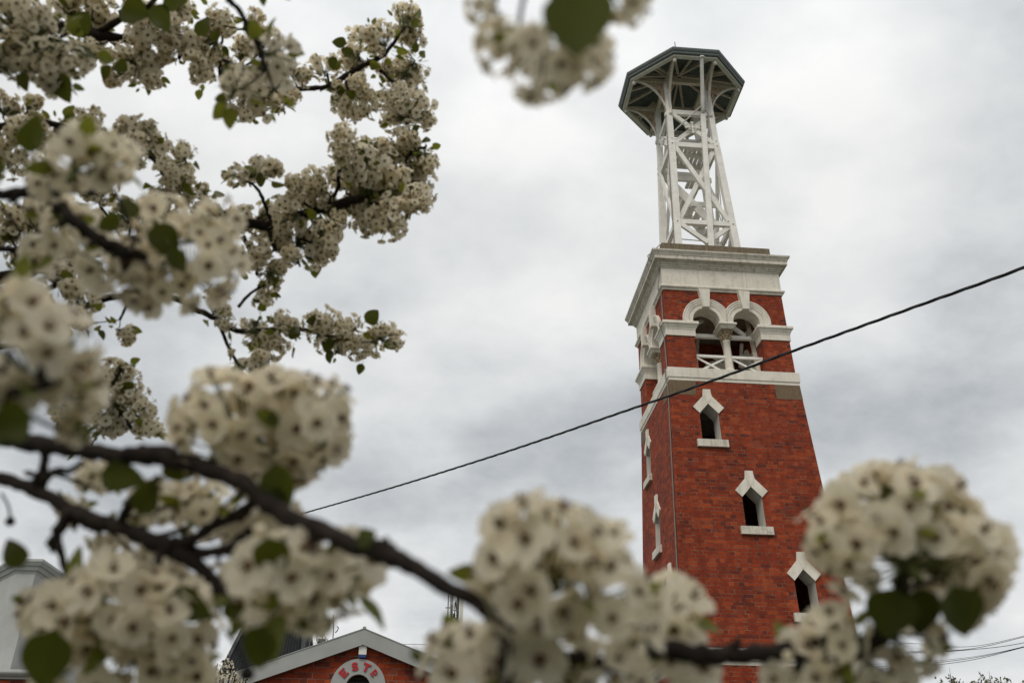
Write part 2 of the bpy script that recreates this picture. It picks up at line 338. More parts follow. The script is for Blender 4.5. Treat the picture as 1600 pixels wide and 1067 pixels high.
# belfry
hB = lambda z: 1.615 - .012 * (z - ZS)
AC, AR, AZ, TH, JB = .53, .355, 13.60, .40, .885
def opening_outline(b0, b1):
    o = [(-b0, ZS), (-JB, ZS), (-JB, AZ)] + arc(-AC, AZ, AR, 180, 0, 18)[1:] + arc(AC, AZ, AR, 180, 0, 18) + [(JB, ZS), (b0, ZS), (b1, ZBT), (-b1, ZBT)]
    return o
bw = MB()
for k in range(4):
    fn = face(k, hB)
    bw.prism(opening_outline(hB(ZS), hB(ZBT)), [], 0, 0, fn, sides=False, back=False)
    bw.prism(opening_outline(hB(ZS) - TH, hB(ZBT) - TH), [], -TH, -TH, fn, sides=False, back=False)
    for sx in (-1, 1):
        A = [fn(sx * JB, ZS, 0), fn(sx * JB, AZ, 0), fn(sx * JB, AZ, -TH), fn(sx * JB, ZS, -TH)]; bw.add(A, [(0, 1, 2, 3)])
bw.build('belfry_wall', M['brick'], tower, fix=False)
for k in range(4):
    fn = face(k, hB)
    for sx in (-1, 1):
        am = MB(); n = 28
        def pt(r, a, wd):
            if a is None: u, v = None, None
            u = AC * sx + r * math.cos(a); v = AZ + r * math.sin(a)
            if sx < 0: u = min(u, -0.004)
            else: u = max(u, 0.004)
            return u, v, wd
        prof = [(AR - .003, -TH + .003), (AR - .003, .03), (AR + .085, .03), (AR + .10, .042), (AR + .12, .042), (AR + .125, .055), (AR + .17, .055), (AR + .18, .07), (AR + .225, .07), (AR + .235, .085), (AR + .27, .085), (AR + .27, -.01)]
        vs = []; rows = 0
        for i in range(-1, n + 2):
            if i < 0: th, dz = 0, -.075
            elif i > n: th, dz = math.pi, -.075
            else: th, dz = math.pi * i / n, 0
            for r, wd in prof:
                u, v, wd2 = pt(r, th, wd); vs.append(fn(u, v + dz, wd2))
            rows += 1
        q = len(prof)
        am.add(vs, [(i * q + j, i * q + j + 1, (i + 1) * q + j + 1, (i + 1) * q + j) for i in range(rows - 1) for j in range(q - 1)])
        ao = am.build('arch', M['stucco'], tower)
        ks = MB(); kf = lambda u, v, wd: fn(AC * sx + u, v, wd)
        ks.prism([(-.088, AZ + AR - .012), (.088, AZ + AR - .012), (.15, ZBT - .004), (-.15, ZBT - .004)], [], -.05, .135, kf)
        ks.build('keystone', M['stucco'], ao)
# impost blocks round each corner pier
imp = [(-.02, 13.10), (.03, 13.10), (.03, 13.27), (.042, 13.285), (.042, 13.31), (.055, 13.33), (.075, 13.37), (.09, 13.40), (.115, 13.42), (.115, 13.475), (.10, 13.50), (.01, 13.525), (-.02, 13.525)]
for k in range(4):
    H = hB(13.3); pth = [rot(k, *q) for q in [(-H + TH, -JB), (-H, -JB), (-H, -H), (-JB, -H), (-JB, -H + TH)]]
    im = MB(); im.sweep(pth, imp, closed=False); im.build('impost', M['stucco'], tower)
for k in range(4):
    cc = rot(k, 0, -1.40); cm = MB()
    cm.lathe([(.135, 0), (.135, .05), (.12, .07), (.13, .09), (.125, .12), (.105, .14), (.102, .16), (.100, .5), (.088, .92), (.098, .93), (.098, .955), (.085, .96)], (*cc, ZS), 24)
    co = cm.build('column', M['stucco'], tower)
    cp = MB(); zc = ZS + .95
    cp.lathe([(.088, 0), (.10, .02), (.092, .04), (.095, .14), (.115, .22), (.16, .27), (.17, .30)], (*cc, zc), 24)
    for i in range(8):
        a = math.pi / 4 * i; ca, sa = math.cos(a), math.sin(a)
        for (zb, zt, r0, ro, wd) in ((.04, .15, .095, .145, .05), (.12, .24, .10, .165, .045)):
            aa = a + (0 if zb < .1 else math.pi / 8); ca, sa = math.cos(aa), math.sin(aa)
            cp.tube([(cc[0] + ca * r, cc[1] + sa * r, zc + z) for r, z in ((r0, zb), (r0 + .012, (zb + zt) / 2), (ro - .005, zt), (ro + .012, zt - .015), (ro, zt - .04))], [wd * .5, wd * .48, wd * .42, wd * .35, wd * .2], 6)
    for i in range(4):
        a = math.pi / 4 + math.pi / 2 * i; ca, sa = math.cos(a), math.sin(a)
        spi = [(cc[0] + ca * (.165 + .035 * math.cos(s) * (1 - s / 9)), cc[1] + sa * (.165 + .035 * math.cos(s) * (1 - s / 9)), zc + .265 + .035 * math.sin(s) * (1 - s / 9)) for s in [x * .6 for x in range(13)]]
        cp.tube(spi, .017, 6)
    cp.build('capital', M['capital'], co)
    ab = MB(); hh, d0, d1 = .165, -hB(13.5) - .03, -1.2
    pth = [rot(k, *q) for q in [(-hh, d0), (hh, d0), (hh, d1), (-hh, d1)]]
    ab.sweep(pth, [(-.1, 13.39), (.0, 13.39), (.012, 13.42), (.03, 13.44), (.035, 13.465), (.07, 13.48), (.07, 13.52), (.05, 13.54), (0, 13.56), (-.1, 13.56)])
    q4 = [(x, y, z) for z in (13.40, 13.597) for x, y in [rot(k, *q) for q in [(-.172, -hB(13.6) + .004), (.172, -hB(13.6) + .004), (.172, d1), (-.172, d1)]]]
    ab.add(q4, [(0, 1, 2, 3), (7, 6, 5, 4), (0, 1, 5, 4), (1, 2, 6, 5), (2, 3, 7, 6), (3, 0, 4, 7)])
    ab.build('abacus', M['stucco'], co)
    for sx in (-1, 1):
        y = -1.42; P3 = lambda u, z, dy=0: (*rot(k, u, y + dy), z); nrm = rot(k, 0, 1)
        rl = MB(); rl.bar(P3(sx * JB, 12.64), P3(sx * .07, 12.64), .06, .065)
        for (a0, a1, dy) in ((sx * .87, sx * .10, -.012), (sx * .10, sx * .87, .014)):
            rl.bar(P3(a0, 12.60, dy), P3(a1, 12.17, dy), .026, .055, ref=(nrm[0], nrm[1], 0)) if False else rl.bar(P3(a0, 12.60, dy), P3(a1, 12.17, dy), .05, .026, ref=(nrm[0], nrm[1], 0))
        rl.build('railing', M['paint'], tower)
# timber seen inside the belfry
for k in range(4):
    P3 = lambda u, y, z: (*rot(k, u, y), z)
    tb = MB(); tb.bar(P3(-1.18, -1.12, 13.40), P3(1.18, -1.12, 13.40), .09, .10); tb.build('timber', M['paint'], tower)
    tb = MB(); tb.bar(P3(-.95, -1.05, 13.62), P3(-.42, -.95, 13.98), .09, .10); tb.build('timber', M['paint'], tower)
    tb = MB(); tb.bar(P3(.16, -1.0, 13.98), P3(.66, -1.06, 13.50), .08, .09); tb.build('timber', M['paint'], tower)
    tb = MB(); tb.bar(P3(.98, -.98, 12.13), P3(.84, -.84, 14.48), .12, .12); tb.build('timber', M['cream'], tower)
    tb = MB(); tb.bar(P3(.45, -.5, 12.15), P3(.1, -.5, 14.4), .06, .09); tb.build('timber', M['cream'], tower)
ce = MB(); ce.box(-1.4, 1.4, -1.4, 1.4, 14.50, 14.58); ce.build('belfry_ceiling', M['coping'], tower)
st = MB(); st.sweep(square(1.595), [(-.3, 14.485), (.02, 14.485), (.03, 14.52), (.055, 14.54), (.075, 14.56), (.075, 14.60), (.05, 14.625), (-.3, 14.625)]); st.build('string_course', M['stucco'], tower)
fr = MB(); fr.sweep(square(1.60), [(-.3, 14.62), (0, 14.62), (0, 15.17), (-.3, 15.17)]); fr.build('frieze', M['stucco'], tower)
cn = MB(); cn.sweep(square(1.60), [(-.3, 15.165), (.02, 15.165), (.02, 15.195), (.045, 15.205), (.05, 15.24), (.075, 15.255), (.085, 15.29), (.105, 15.30), (.11, 15.325), (.185, 15.335), (.185, 15.345), (.20, 15.345), (.20, 15.445), (.215, 15.455), (.22, 15.475), (.235, 15.50), (.262, 15.545), (.27, 15.55), (.275, 15.595), (.0, 15.66), (-.3, 15.66)]); cn.build('cornice', M['cornice'], tower)
cg = MB(); cg.sweep(square(1.5), [(-.6, 15.65), (-.004, 15.65), (0, 16.05), (-.02, 16.07), (-.6, 16.08)])
cg.box(-.95, .95, -.95, .95, 15.9, 16.06); cg.build('coping', M['coping'], tower)
# white lattice
Lh = lambda z: .855 - .0385 * (z - 16.06) if z < 20.5 else (.684 if False else max(.63, .855 - .0385 * (z - 16.06)))
for sx, sy in ((-1, -1), (1, -1), (1, 1), (-1, 1)):
    lg = MB()
    for z0, z1, wd in ((16.04, 20.45, .185), (20.452, 23.02, .165)): lg.bar((sx * Lh(z0), sy * Lh(z0), z0), (sx * Lh(z1), sy * Lh(z1), z1), wd, wd, ref=(0, 1, 0))
    for z in (17.3, 20.3, 20.5, 21.65):
        for dx, dy in ((0, sy * .1), (sx * .1, 0)):
            lg.tube([(sx * Lh(z) + dx, sy * Lh(z) + dy, z), (sx * Lh(z) + dx * 1.18, sy * Lh(z) + dy * 1.18, z)], .025, 6)
    lo = lg.build('leg', M['paint'], tower)
for k in range(4):
    def P3(u, z, dy=0): x, y = rot(k, u, -Lh(z) + dy); return (x, y, z)
    nr = rot(k, 0, 1); ref = (nr[0], nr[1], 0)
    for z, hh in ((17.32, .15), (20.30, .17), (21.66, .17)):
        bm_ = MB(); l = Lh(z) - .085; bm_.bar(P3(-l, z), P3(l, z), .11, hh); bm_.build('beam', M['paint'], tower)
    for (u0, z0, u1, z1, dy) in ((-1, 17.25, .02, 16.62, -.02), (1, 17.25, -.02, 16.62, .03), (-1, 20.2, 1, 17.42, -.035), (1, 20.2, -1, 17.42, .055), (-1, 21.56, 1, 20.42, -.03), (1, 21.56, -1, 20.42, .05)):
        br = MB(); a0 = u0 * (Lh(z0) - .09) if abs(u0) == 1 else u0; a1 = u1 * (Lh(z1) - .09) if abs(u1) == 1 else u1
        br.bar(P3(a0, z0, dy), P3(a1, z1, dy), .135, .075, ref=ref); br.build('brace', M['paint'], tower)
    me_ = MB(); zc = 20.99
    for aa in (0, 90): me_.bar(P3(-.24 * math.cos(R(aa)), zc - .24 * math.sin(R(aa)), -.1), P3(.24 * math.cos(R(aa)), zc + .24 * math.sin(R(aa)), -.1), .035, .03, ref=ref)
    for aa in (0, 90, 180, 270):
        c_, s_ = .20 * math.cos(R(aa)), .20 * math.sin(R(aa))
        me_.bar(P3(c_ - .055 * math.sin(R(aa)), zc + s_ - .055 * math.cos(R(aa)), -.1), P3(c_ + .055 * math.sin(R(aa)), zc + s_ + .055 * math.cos(R(aa)), -.1), .03, .026, ref=ref)
    me_.tube([P3(.12 * math.cos(a), zc + .12 * math.sin(a), -.1) for a in [x * math.pi / 10 for x in range(21)]], .016, 6, cap=False)
    me_.build('medallion', M['paint'], tower)
# landings and ladder stair inside the lattice
ld = MB()
for i in range(9): ld.box(-.62 + i * .14, -.51 + i * .14, -.60, .30, 20.42, 20.46)
ld.box(-.64, .64, .27, .33, 20.26, 20.42); ld.box(-.64, .64, -.25, -.19, 20.28, 20.42); ld.build('landing', M['paint'], tower)
ld = MB(); ld.box(-.68, .68, .02, .10, 19.55, 19.72)
for i in range(5): ld.box(.0 + i * .13, .11 + i * .13, .1, .62, 19.72, 19.76)
ld.build('landing', M['paint'], tower)
sr = MB()
for y in (-.25, .35):
    sr.bar((-.66, y, 19.15), (.50, y, 17.72), .05, .27, ref=(0, 1, 0)) if False else sr.bar((-.66, y, 19.15), (.50, y, 17.72), .27, .05, ref=(0, 1, 0))
for i in range(7):
    t_ = i / 6.5 + .04; x = -.66 + 1.16 * t_; z = 19.15 - 1.43 * t_; sr.box(x - .1, x + .1, -.22, .32, z - .02, z + .02)
sr.build('stair', M['paint'], tower)
sr = MB(); sr.bar((.72, .1, 18.72), (-.2, -.35, 18.35), .07, .16); sr.build('timber', M['paint'], tower)
sr = MB(); sr.bar((-.55, .5, 17.3), (.25, .5, 16.1), .06, .18, ref=(0, 1, 0)); sr.build('timber', M['paint'], tower)
sr = MB()
for (p0, p1) in (((-.66, -.4, 19.5), (.2, -.4, 19.5)), ((-.66, -.4, 19.5), (-.5, .5, 19.6)), ((-.7, -.5, 16.95), (.7, -.5, 16.9)), ((-.6, .6, 16.9), (.8, .6, 16.9))): sr.tube([p0, p1], .016, 6)
sr.build('handrail', M['paint'], tower)
# octagonal roof
OA, OT, ZE = 1.90, .72, 23.10
OCT = [(-OT, -OA), (OT, -OA), (OA, -OT), (OA, OT), (OT, OA), (-OT, OA), (-OA, OT), (-OA, -OT)]
APEX = 24.05
rf = MB()
for i in range(8):
    A = Vector((*OCT[i], ZE)); B = Vector((*OCT[(i + 1) % 8], ZE)); T = Vector((0, 0, APEX)); n = 2 * int((B - A).length / .09); C0 = (A + B) / 2
    vs = []
    for j in range(n + 1):
        s_ = j / n; e_ = A.lerp(B, s_); lim = 1 - abs(2 * s_ - 1); top = e_ + (T - C0) * lim; dz = .013 if j % 2 else -.013
        vs += [e_ + Vector((0, 0, dz)), top + Vector((0, 0, dz))]
    rf.add(vs, [(2 * j, 2 * j + 2, 2 * j + 3, 2 * j + 1) for j in range(n)])
ro = rf.build('roof', M['iron_sheet'], tower, fix=False)
fi = MB(); fi.tube([(0, 0, 23.9), (0, 0, 24.3), (0, 0, 25.5)], [.05, .03, .014], 8); fi.lathe([(.02, 0), (.09, .05), (.09, .12), (.02, .2)], (0, 0, 24.1)); fi.build('finial', M['gutter'], ro)
gt = MB(); gt.sweep(OCT, [(-.10, 22.955), (-.055, 22.945), (-.035, 22.975), (-.035, 23.02), (-.008, 23.05), (.012, 23.10), (.012, 23.155), (-.01, 23.155), (-.02, 23.08), (-.10, 23.06)]); gt.build('gutter', M['gutter'], ro)
fb = MB(); fb.sweep(OCT, [(-.235, 22.90), (-.105, 22.90), (-.103, 23.06), (-.235, 23.10)]); fb.build('fascia', M['paint'], ro)
def roofz(x, y): 
    r_ = max(abs(x) / OA, abs(y) / OA, (abs(x) + abs(y)) / (OA + OT)); return ZE + (APEX - ZE) * (1 - r_)
for (x, y) in OCT:
    ra = MB(); ra.bar((x * .93, y * .93, roofz(x * .93, y * .93) - .085), (x * .06, y * .06, roofz(x * .06, y * .06) - .085), .075, .11); ra.build('rafter', M['cream'], ro)
for k in range(4):
    P3 = lambda u, y, z: (*rot(k, u, y), z)
    ra = MB(); ra.bar(P3(0, -1.75, 23.08), P3(0, -.1, 23.86), .06, .09); ra.build('rafter', M['cream'], ro)
    tbm = MB(); tbm.bar(P3(-.55, -.63, 23.02), P3(.55, -.63, 23.02), .12, .17); tbm.build('tie_beam', M['cream'], tower)
    for u in (-.63, .63):
        ob = MB(); ob.bar(P3(u, -.72, 22.97), P3(u, -1.68, 22.94), .09, .12); ob.build('tie_beam', M['cream'], tower)
        ob = MB(); ob.bar(P3(u * 1.75, -1.18, 23.06), P3(u, -.7, 23.3), .06, .08); ob.build('rafter', M['cream'], ro)
cr_ = MB(); cr_.tube([(.13 * math.cos(a), .13 * math.sin(a), 23.80) for a in [x * math.pi / 6 for x in range(13)]], .035, 8, cap=False); cr_.build('boss', M['cream'], ro)
# iron brackets with scrollwork
bk = MB(); bkw = MB(); W_, H_ = .98, 1.30      # local: out along +x from the leg, z up; origin at the bracket foot
rib = [(W_ * (1 - math.cos(a)), H_ * math.sin(a)) for a in [R(90) * i / 14 for i in range(15)]]
def ribbon(mb, pts, wd, th):
    for (x0, z0), (x1, z1) in zip(pts[:-1], pts[1:]): mb.bar((x0, 0, z0), (x1, 0, z1), wd, th, ref=(0, 1, 0)) if False else mb.bar((x0, 0, z0), (x1, 0, z1), th, wd, ref=(0, 1, 0))
ribbon(bk, rib, .075, .035)
bk.bar((0.012, 0, 0), (0.012, 0, H_), .07, .03, ref=(1, 0, 0)); bk.lathe([(.02, -.13), (.055, -.10), (.06, -.04), (.03, 0), (.045, .03)], (.03, 0, 0), 10); bk.lathe([(.02, -.16), (.055, -.12), (.055, -.06), (.035, -.03), (.045, .02)], (W_ - .02, 0, H_), 10)
sw = []
def spiral(cx, cz, r, turns, a0, sgn):
    pts = []
    for i in range(int(turns * 12) + 1):
        a = a0 + sgn * 2 * math.pi * i / 12; rr = r * (1 - .8 * i / (turns * 12)); pts.append((cx + rr * math.cos(a), 0, cz + rr * math.sin(a)))
    bkw.tube(pts, max(.009, r * .13), 5)
random.seed(3)
for i in range(2500):
    cx, cz = random.uniform(.03, W_), random.uniform(.1, H_ - .02)
    r_ = (.15, .12, .09, .07, .05, .035, .026)[min(6, i // 300)]
    inside = all(((W_ - x) / W_) ** 2 + (z / H_) ** 2 > 1.02 and x > .015 and z < H_ - .005 for x, z in ((cx + r_ * math.cos(a), cz + r_ * math.sin(a)) for a in [j * math.pi / 6 for j in range(12)]))
    if inside and all(math.hypot(cx - a, cz - b) > (r_ + c) * .82 for a, b, c in sw):
        sw.append((cx, cz, r_)); spiral(cx, cz, r_, 2.2, random.uniform(0, 6), random.choice((-1, 1)))
for (x, z) in rib[3:-2:2]: bkw.tube([(x, 0, z), (x * .55, 0, z + (H_ - z) * .4)], .011, 5)
bk.bar((0, 0, H_ - .012), (W_, 0, H_ - .012), .03, .06, ref=(0, 1, 0))
bme, wme = bk.mesh('bracket', M['bracket']), bkw.mesh('scrollwork', M['rust'])
for k in range(4):
    for u in (-.63, .63):
        x, y = rot(k, u, -.72); ob = link('bracket', bme, tower, (x, y, 21.60)); dx, dy = rot(k, 0, -1); ob.rotation_euler.z = math.atan2(dy, dx)
        link('scrollwork', wme, ob)
dp = MB(); dp.tube([(.20, -1.76, 22.95), (.20, -1.74, 22.85), (.385, -.80, 21.78), (.385, -.78, 21.6)], .06, 12); dp.lathe([(.10, 0), (.10, .05), (.07, .06)], (.20, -1.755, 22.88), 14)
for z0, z1 in ((21.6, 19.0), (19.0, 16.06)): dp.bar((.385 - (21.6 - z0) * .06, -Lh(z0) - .10, z0), (.385 - (21.6 - z1) * .06, -Lh(z1) - .10, z1), .11, .15, ref=(0, 1, 0)) if False else dp.bar((.385 - (21.6 - z0) * .06, -Lh(z0) - .10, z0), (.385 - (21.6 - z1) * .06, -Lh(z1) - .10, z1), .15, .09, ref=(0, 1, 0))
dp.build('downpipe', M['paint'], tower)
rd = MB(); rd.tube([(-.6, -.80, 20.75), (.34, -.86, 21.83), (.40, -.90, 21.86), (.47, -.80, 21.7)], .022, 8); rd.build('stay_rod', M['paint'], tower)
for sx in (-1, 1):
    rd = MB(); 
    for y0, y1 in ((.5, -.5), (-.5, .5)): rd.tube([(sx * .74, y0, 20.2), (sx * .86, y1 * .2, 17.4)], .016, 6)
    rd.build('stay_rod', M['paint'], tower)
cd = MB(); cx = lambda z: (-Lh(z) - .11, -Lh(z) + .02, z)
cd.tube([cx(23.0), cx(20.4), cx(16.3), (-1.52, -1.40, 16.05), (-1.90, -1.46, 15.62), (-1.885, -1.46, 15.5), (-1.66, -1.46, 15.3), (-1.625, -1.5, 15.1), (-1.70, -1.5, 14.6), (-1.70, -1.5, 14.52), (-1.632, -1.5, 14.4), (-1.64, -1.5, 13.6), (-1.74, -1.5, 13.5), (-1.74, -1.5, 13.40), (-1.65, -1.5, 13.1), (-1.645, -1.52, 12.2), (-1.705, -1.52, 12.15), (-1.705, -1.52, 11.85)] + [(-hw(z) - .02, -hw(z) + .09, z) for z in (11.7, 10, 8.5, 7, 5.45)], .015, 8)
cd.build('conduit', M['pipe'], tower)

# ------------------------------------------------------------------ brick gable building with the round vent
GA = pix(567.5, 985, 1); GA = pixY(569.5, 982.8, 14.5); GY = .085; SL = .37
gab = empty('gable_building', (GA.x, GA.y, 0), GY)
tag(gab, 'red brick building with a grey gable edge and a round grey vent marked ESTD', 'building')
ZA = GA.z; HWG = 3.0; hole = arc(-.03, ZA - .845, .185, 0, 360, 40)[:-1]
gf = lambda u, v, wd: (u, .09 - wd, v)
wl = MB(); wl.prism([(-HWG, 0), (HWG, 0), (HWG, ZA - .2 - SL * HWG), (0, ZA - .2), (-HWG, ZA - .2 - SL * HWG)], [hole], -.23, 0, gf)
wl.box(-HWG, -HWG + .23, .33, 5.6, 0, ZA - .25 - SL * HWG); wl.box(HWG - .23, HWG, .33, 5.6, 0, ZA - .25 - SL * HWG); wl.box(-HWG, HWG, 5.6, 5.8, 0, ZA - .25 - SL * HWG)
wl.build('wall', M['brick2'], gab)
for sx in (-1, 1):
    bb = MB(); E_ = 3.25
    bb.prism([(0, 0), (sx * E_, -SL * E_), (sx * E_, -SL * E_ - .235), (0, -.235)], [], 0, .035, lambda u, v, wd: (u, -.005 - wd, ZA + v))
    bb.build('bargeboard', M['grey_paint'], gab)
    rr = MB(); n = 60; vs = []
    for j in range(n + 1):
        y = 0.03 + 5.9 * j / n; dz = .012 if j % 2 else -.012
        vs += [(0, y, ZA - .03 + dz), (sx * 3.3, y, ZA - .03 - SL * 3.3 + dz)]
    rr.add(vs, [(2 * j, 2 * j + 1, 2 * j + 3, 2 * j + 2) for j in range(n)]); rr.build('roof', M['iron_sheet'], gab)
    pf = MB(); pf.bar((sx * .0, -.02, ZA + .004), (sx * 3.27, -.02, ZA + .004 - SL * 3.27), .06, .02, ref=(0, 1, 0)) if False else pf.bar((0, -.02, ZA + .006), (sx * 3.27, -.02, ZA + .006 - SL * 3.27), .012, .06, ref=(0, 1, 0))
    pf.build('roof_trim', M['grey_paint'], gab)
rc = MB(); rc.tube([(0, -.03, ZA + .012), (0, 5.9, ZA + .012)], .03, 10); rc.build('ridge_cap', M['steel'], gab)
VC = (-.03, ZA - .845)
rg = MB(); rg.prism(arc(*VC, .415, 0, 360, 64)[:-1], [hole], 0.002, .05, gf)
rg.prism(arc(*VC, .22, 0, 360, 48)[:-1], [arc(*VC, .187, 0, 360, 48)[:-1]], .03, .062, gf)
vent = rg.build('round_vent', M['grey_paint'], gab)
lv = MB()
for i in range(6): z = VC[1] - .16 + i * .062; lv.bar((VC[0] - .19, .2, z), (VC[0] + .19, .2, z), .07, .012)
lv.build('louvre', M['dark_roof'], vent)
def stroke(pts, wd):
    Lp, Rp = [], []
    for i, p in enumerate(pts):
        a = pts[max(i - 1, 0)]; b = pts[min(i + 1, len(pts) - 1)]; d = Vector((b[0] - a[0], b[1] - a[1])).normalized()
        Lp.append((p[0] - d.y * wd / 2, p[1] + d.x * wd / 2)); Rp.append((p[0] + d.y * wd / 2, p[1] - d.x * wd / 2))
    return Lp + Rp[::-1]
E_P = ([(-.4, -.5), (.4, -.5), (.4, -.27), (-.12, -.27), (-.12, -.11), (.28, -.11), (.28, .11), (-.12, .11), (-.12, .27), (.4, .27), (.4, .5), (-.4, .5)], [])
T_P = ([(-.13, -.5), (.13, -.5), (.13, .26), (.46, .26), (.46, .5), (-.46, .5), (-.46, .26), (-.13, .26)], [])
S_P = (stroke([(.33, .27)] + arc(.0, .195, .19, 30, 90, 4)[1:] + arc(-.06, .195, .19, 90, 270, 9) + arc(.06, -.195, .19, 90, -90, 9) + arc(-.0, -.195, .19, 270, 215, 4)[:-1] + [(-.36, -.27)], .235), [])
D_o = [(-.4, -.5), (.02, -.5)] + arc(.02, 0, .5, -80, 80, 12) + [(.02, .5), (-.4, .5)]; D_i = [(-.14, -.24), (.0, -.24)] + arc(.0, 0, .24, -70, 70, 8) + [(.0, .24), (-.14, .24)]
for (poly, holes), ang, rad, size, nm in ((E_P, 48.5, .305, .125, 'E'), (S_P, 13, .305, .125, 'S'), (T_P, -20, .305, .125, 'T'), ((D_o, [D_i]), -47, .325, .078, 'D')):
    lt = MB(); ca, sa = math.cos(R(ang)), math.sin(R(ang)); px_, pz_ = VC[0] - rad * sa, VC[1] + rad * ca
    lf = lambda u, v, wd: gf(px_ + size * (u * ca - v * sa), pz_ + size * (u * sa + v * ca), wd)
    lt.prism(poly, holes, .05, .068, lf)
    if nm == 'D': lt.prism([(-.45, -.86), (.5, -.86), (.5, -.66), (-.45, -.66)], [], .05, .068, lf)
    lt.build('letter', M['lettering'], vent)
ASZ = ZA - .178
ag = MB(); pts = [(-.058, -.055), (.058, -.055), (.060, .058), (.05, .078), (-.05, .078), (-.060, .058)]
ag_e = empty('alarm_siren', (GA.x, GA.y, 0), GY); tag(ag_e, 'white box siren with blue lower edge fixed under the brick gable peak', 'alarm')
ag.prism(pts, [], 0, .09, lambda u, v, wd: (u, .09 - wd, ASZ - .14 + v)); ag.build('housing', M['siren_white'], ag_e)
ag = MB(); ag.prism([(-.054, -.098), (.054, -.098), (.059, -.056), (-.059, -.056)], [], 0, .088, lambda u, v, wd: (u, .09 - wd, ASZ - .14 + v)); ag.build('lens', M['siren_blue'], ag_e)
# rooftop aerials
ra_e = empty('roof_aerial', pix(500, 1008, 15.2)); ra_e.location.z -= .3
tag(ra_e, 'tangle of thin bent aerial rods rising behind the gable roof edge', 'aerial')
b0 = ra_e.location.copy(); RP = lambda x, y, d=15.2: pix(x, y, d) - b0
for pts in ([(482, 1014), (484, 1005), (487, 995), (486, 975)], [(489, 1010), (488, 1000), (487, 985)], [(497, 1006), (495, 1000), (496, 985)], [(502, 1006), (504, 998), (503, 980)], [(508, 1001), (500, 1005), (496, 1007)], [(514, 1002), (508, 995), (502, 985)], [(520, 1000), (521, 985), (521, 960)], [(524, 988), (527, 985), (529, 980), (526, 978)]):
    q = MB(); q.tube([RP(*x) for x in pts] if pts[0][1] < 1000 else [RP(pts[0][0], pts[0][1] + 14)] + [RP(*x) for x in pts], .009, 6); q.build('rod', M['steel'], ra_e)
q = MB(); c = RP(503, 1001); q.box(c.x - .06, c.x + .06, c.y - .05, c.y + .05, c.z - .04, c.z + .03); q.build('bracket_box', M['black'], ra_e)

# ------------------------------------------------------------------ building with dark hipped roof
dk0 = pix(402, 1060, 21); dk = empty('dark_roofed_building', (dk0.x, dk0.y, 0), .05)
tag(dk, 'dark corrugated hip roofed building behind the left slope of the brick gable', 'building')
zr0 = dk0.z - .25; zr1 = pix(400, 962, 22).z; hx0, hx1 = .98, .74
wl = MB(); wl.box(-hx0 + .12, hx0 - .12, .15, 3.6, 0, zr0); wl.build('wall', M['wall_white'], dk)
rr = MB()
for (A, B, C, D) in (((-hx0, 0), (hx0, 0), (hx1, 1.3), (-hx1, 1.3)), ((hx0, 0), (hx0, 3.7), (hx1, 2.4), (hx1, 1.3)), ((hx0, 3.7), (-hx0, 3.7), (-hx1, 2.4), (hx1, 2.4)), ((-hx0, 3.7), (-hx0, 0), (-hx1, 1.3), (-hx1, 2.4))):
    A, B = Vector((*A, zr0)), Vector((*B, zr0)); C, D = Vector((*C, zr1)), Vector((*D, zr1)); n = 2 * int((B - A).length / .085); vs = []
    nrm = (B - A).cross(D - A).normalized()
    for j in range(n + 1):
        s_ = j / n; dz = nrm * (.022 if j % 2 else -.022); vs += [A.lerp(B, s_) + dz, D.lerp(C, s_) + dz]
    rr.add(vs, [(2 * j, 2 * j + 2, 2 * j + 3, 2 * j + 1) for j in range(n)])
rfo = rr.build('roof', M['dark_roof'], dk)
hp = MB()
for sx in (-1, 1): hp.bar((sx * hx0, 0, zr0 + .02), (sx * hx1, 1.3, zr1 + .02), .10, .05)
hp.bar((-hx1, 1.3, zr1 + .02), (hx1, 1.3, zr1 + .02), .1, .05); hp.build('hip_cap', M['dark_roof'], rfo)

# ------------------------------------------------------------------ pale rendered building at the left edge
wb0 = pixY(20, 872, 18.0); wb = empty('rendered_building', (wb0.x, wb0.y, 0), .04)
tag(wb, 'pale grey rendered building with moulded cornice behind blossoms at the left edge', 'building')
WH, WW = wb0.z, .60
path = [(-4.0, 4.4), (0, 0), (WW, 0), (WW, 4.4)]
ins = [(-3.8, 4.4), (.065, .15), (WW - .15, .15), (WW - .15, 4.4)]
wl = MB(); wl.add([(x, y, z) for z in (0, WH - .03) for x, y in ins], [(0, 1, 5, 4), (1, 2, 6, 5), (2, 3, 7, 6), (3, 0, 4, 7), (4, 5, 6, 7), (3, 2, 1, 0)]); wl.build('wall', M['wall_white'], wb)
q = MB(); q.sweep(path, [(-.3, WH - .26), (-.145, WH - .26), (-.13, WH - .22), (-.10, WH - .20), (-.07, WH - .13), (-.045, WH - .12), (-.01, WH - .06), (0, WH - .05), (0, WH), (-.3, WH + .02)], closed=False)
q.build('cornice', M['wall_white'], wb)
zl = pixY(25, 1050, 17.6).z; xl = pixY(52, 1050, 17.6).x - wb0.x
pr = MB(); pr.box(xl - 1.6, xl - .22, -.30, .14, 0, zl - .10); pr.build('porch_wall', M['brick2'], wb)
q = MB(); q.sweep([(xl - 1.6, .13), (xl - 1.6, -.45), (xl, -.45), (xl, .13)], [(-.3, zl - .10), (-.12, zl - .10), (-.10, zl - .06), (-.02, zl - .03), (0, zl), (0, zl + .03), (-.3, zl + .07)], closed=False); q.box(xl - 1.5, xl - .1, -.4, .12, zl - .05, zl + .06); q.build('porch_cornice', M['wall_white'], wb)

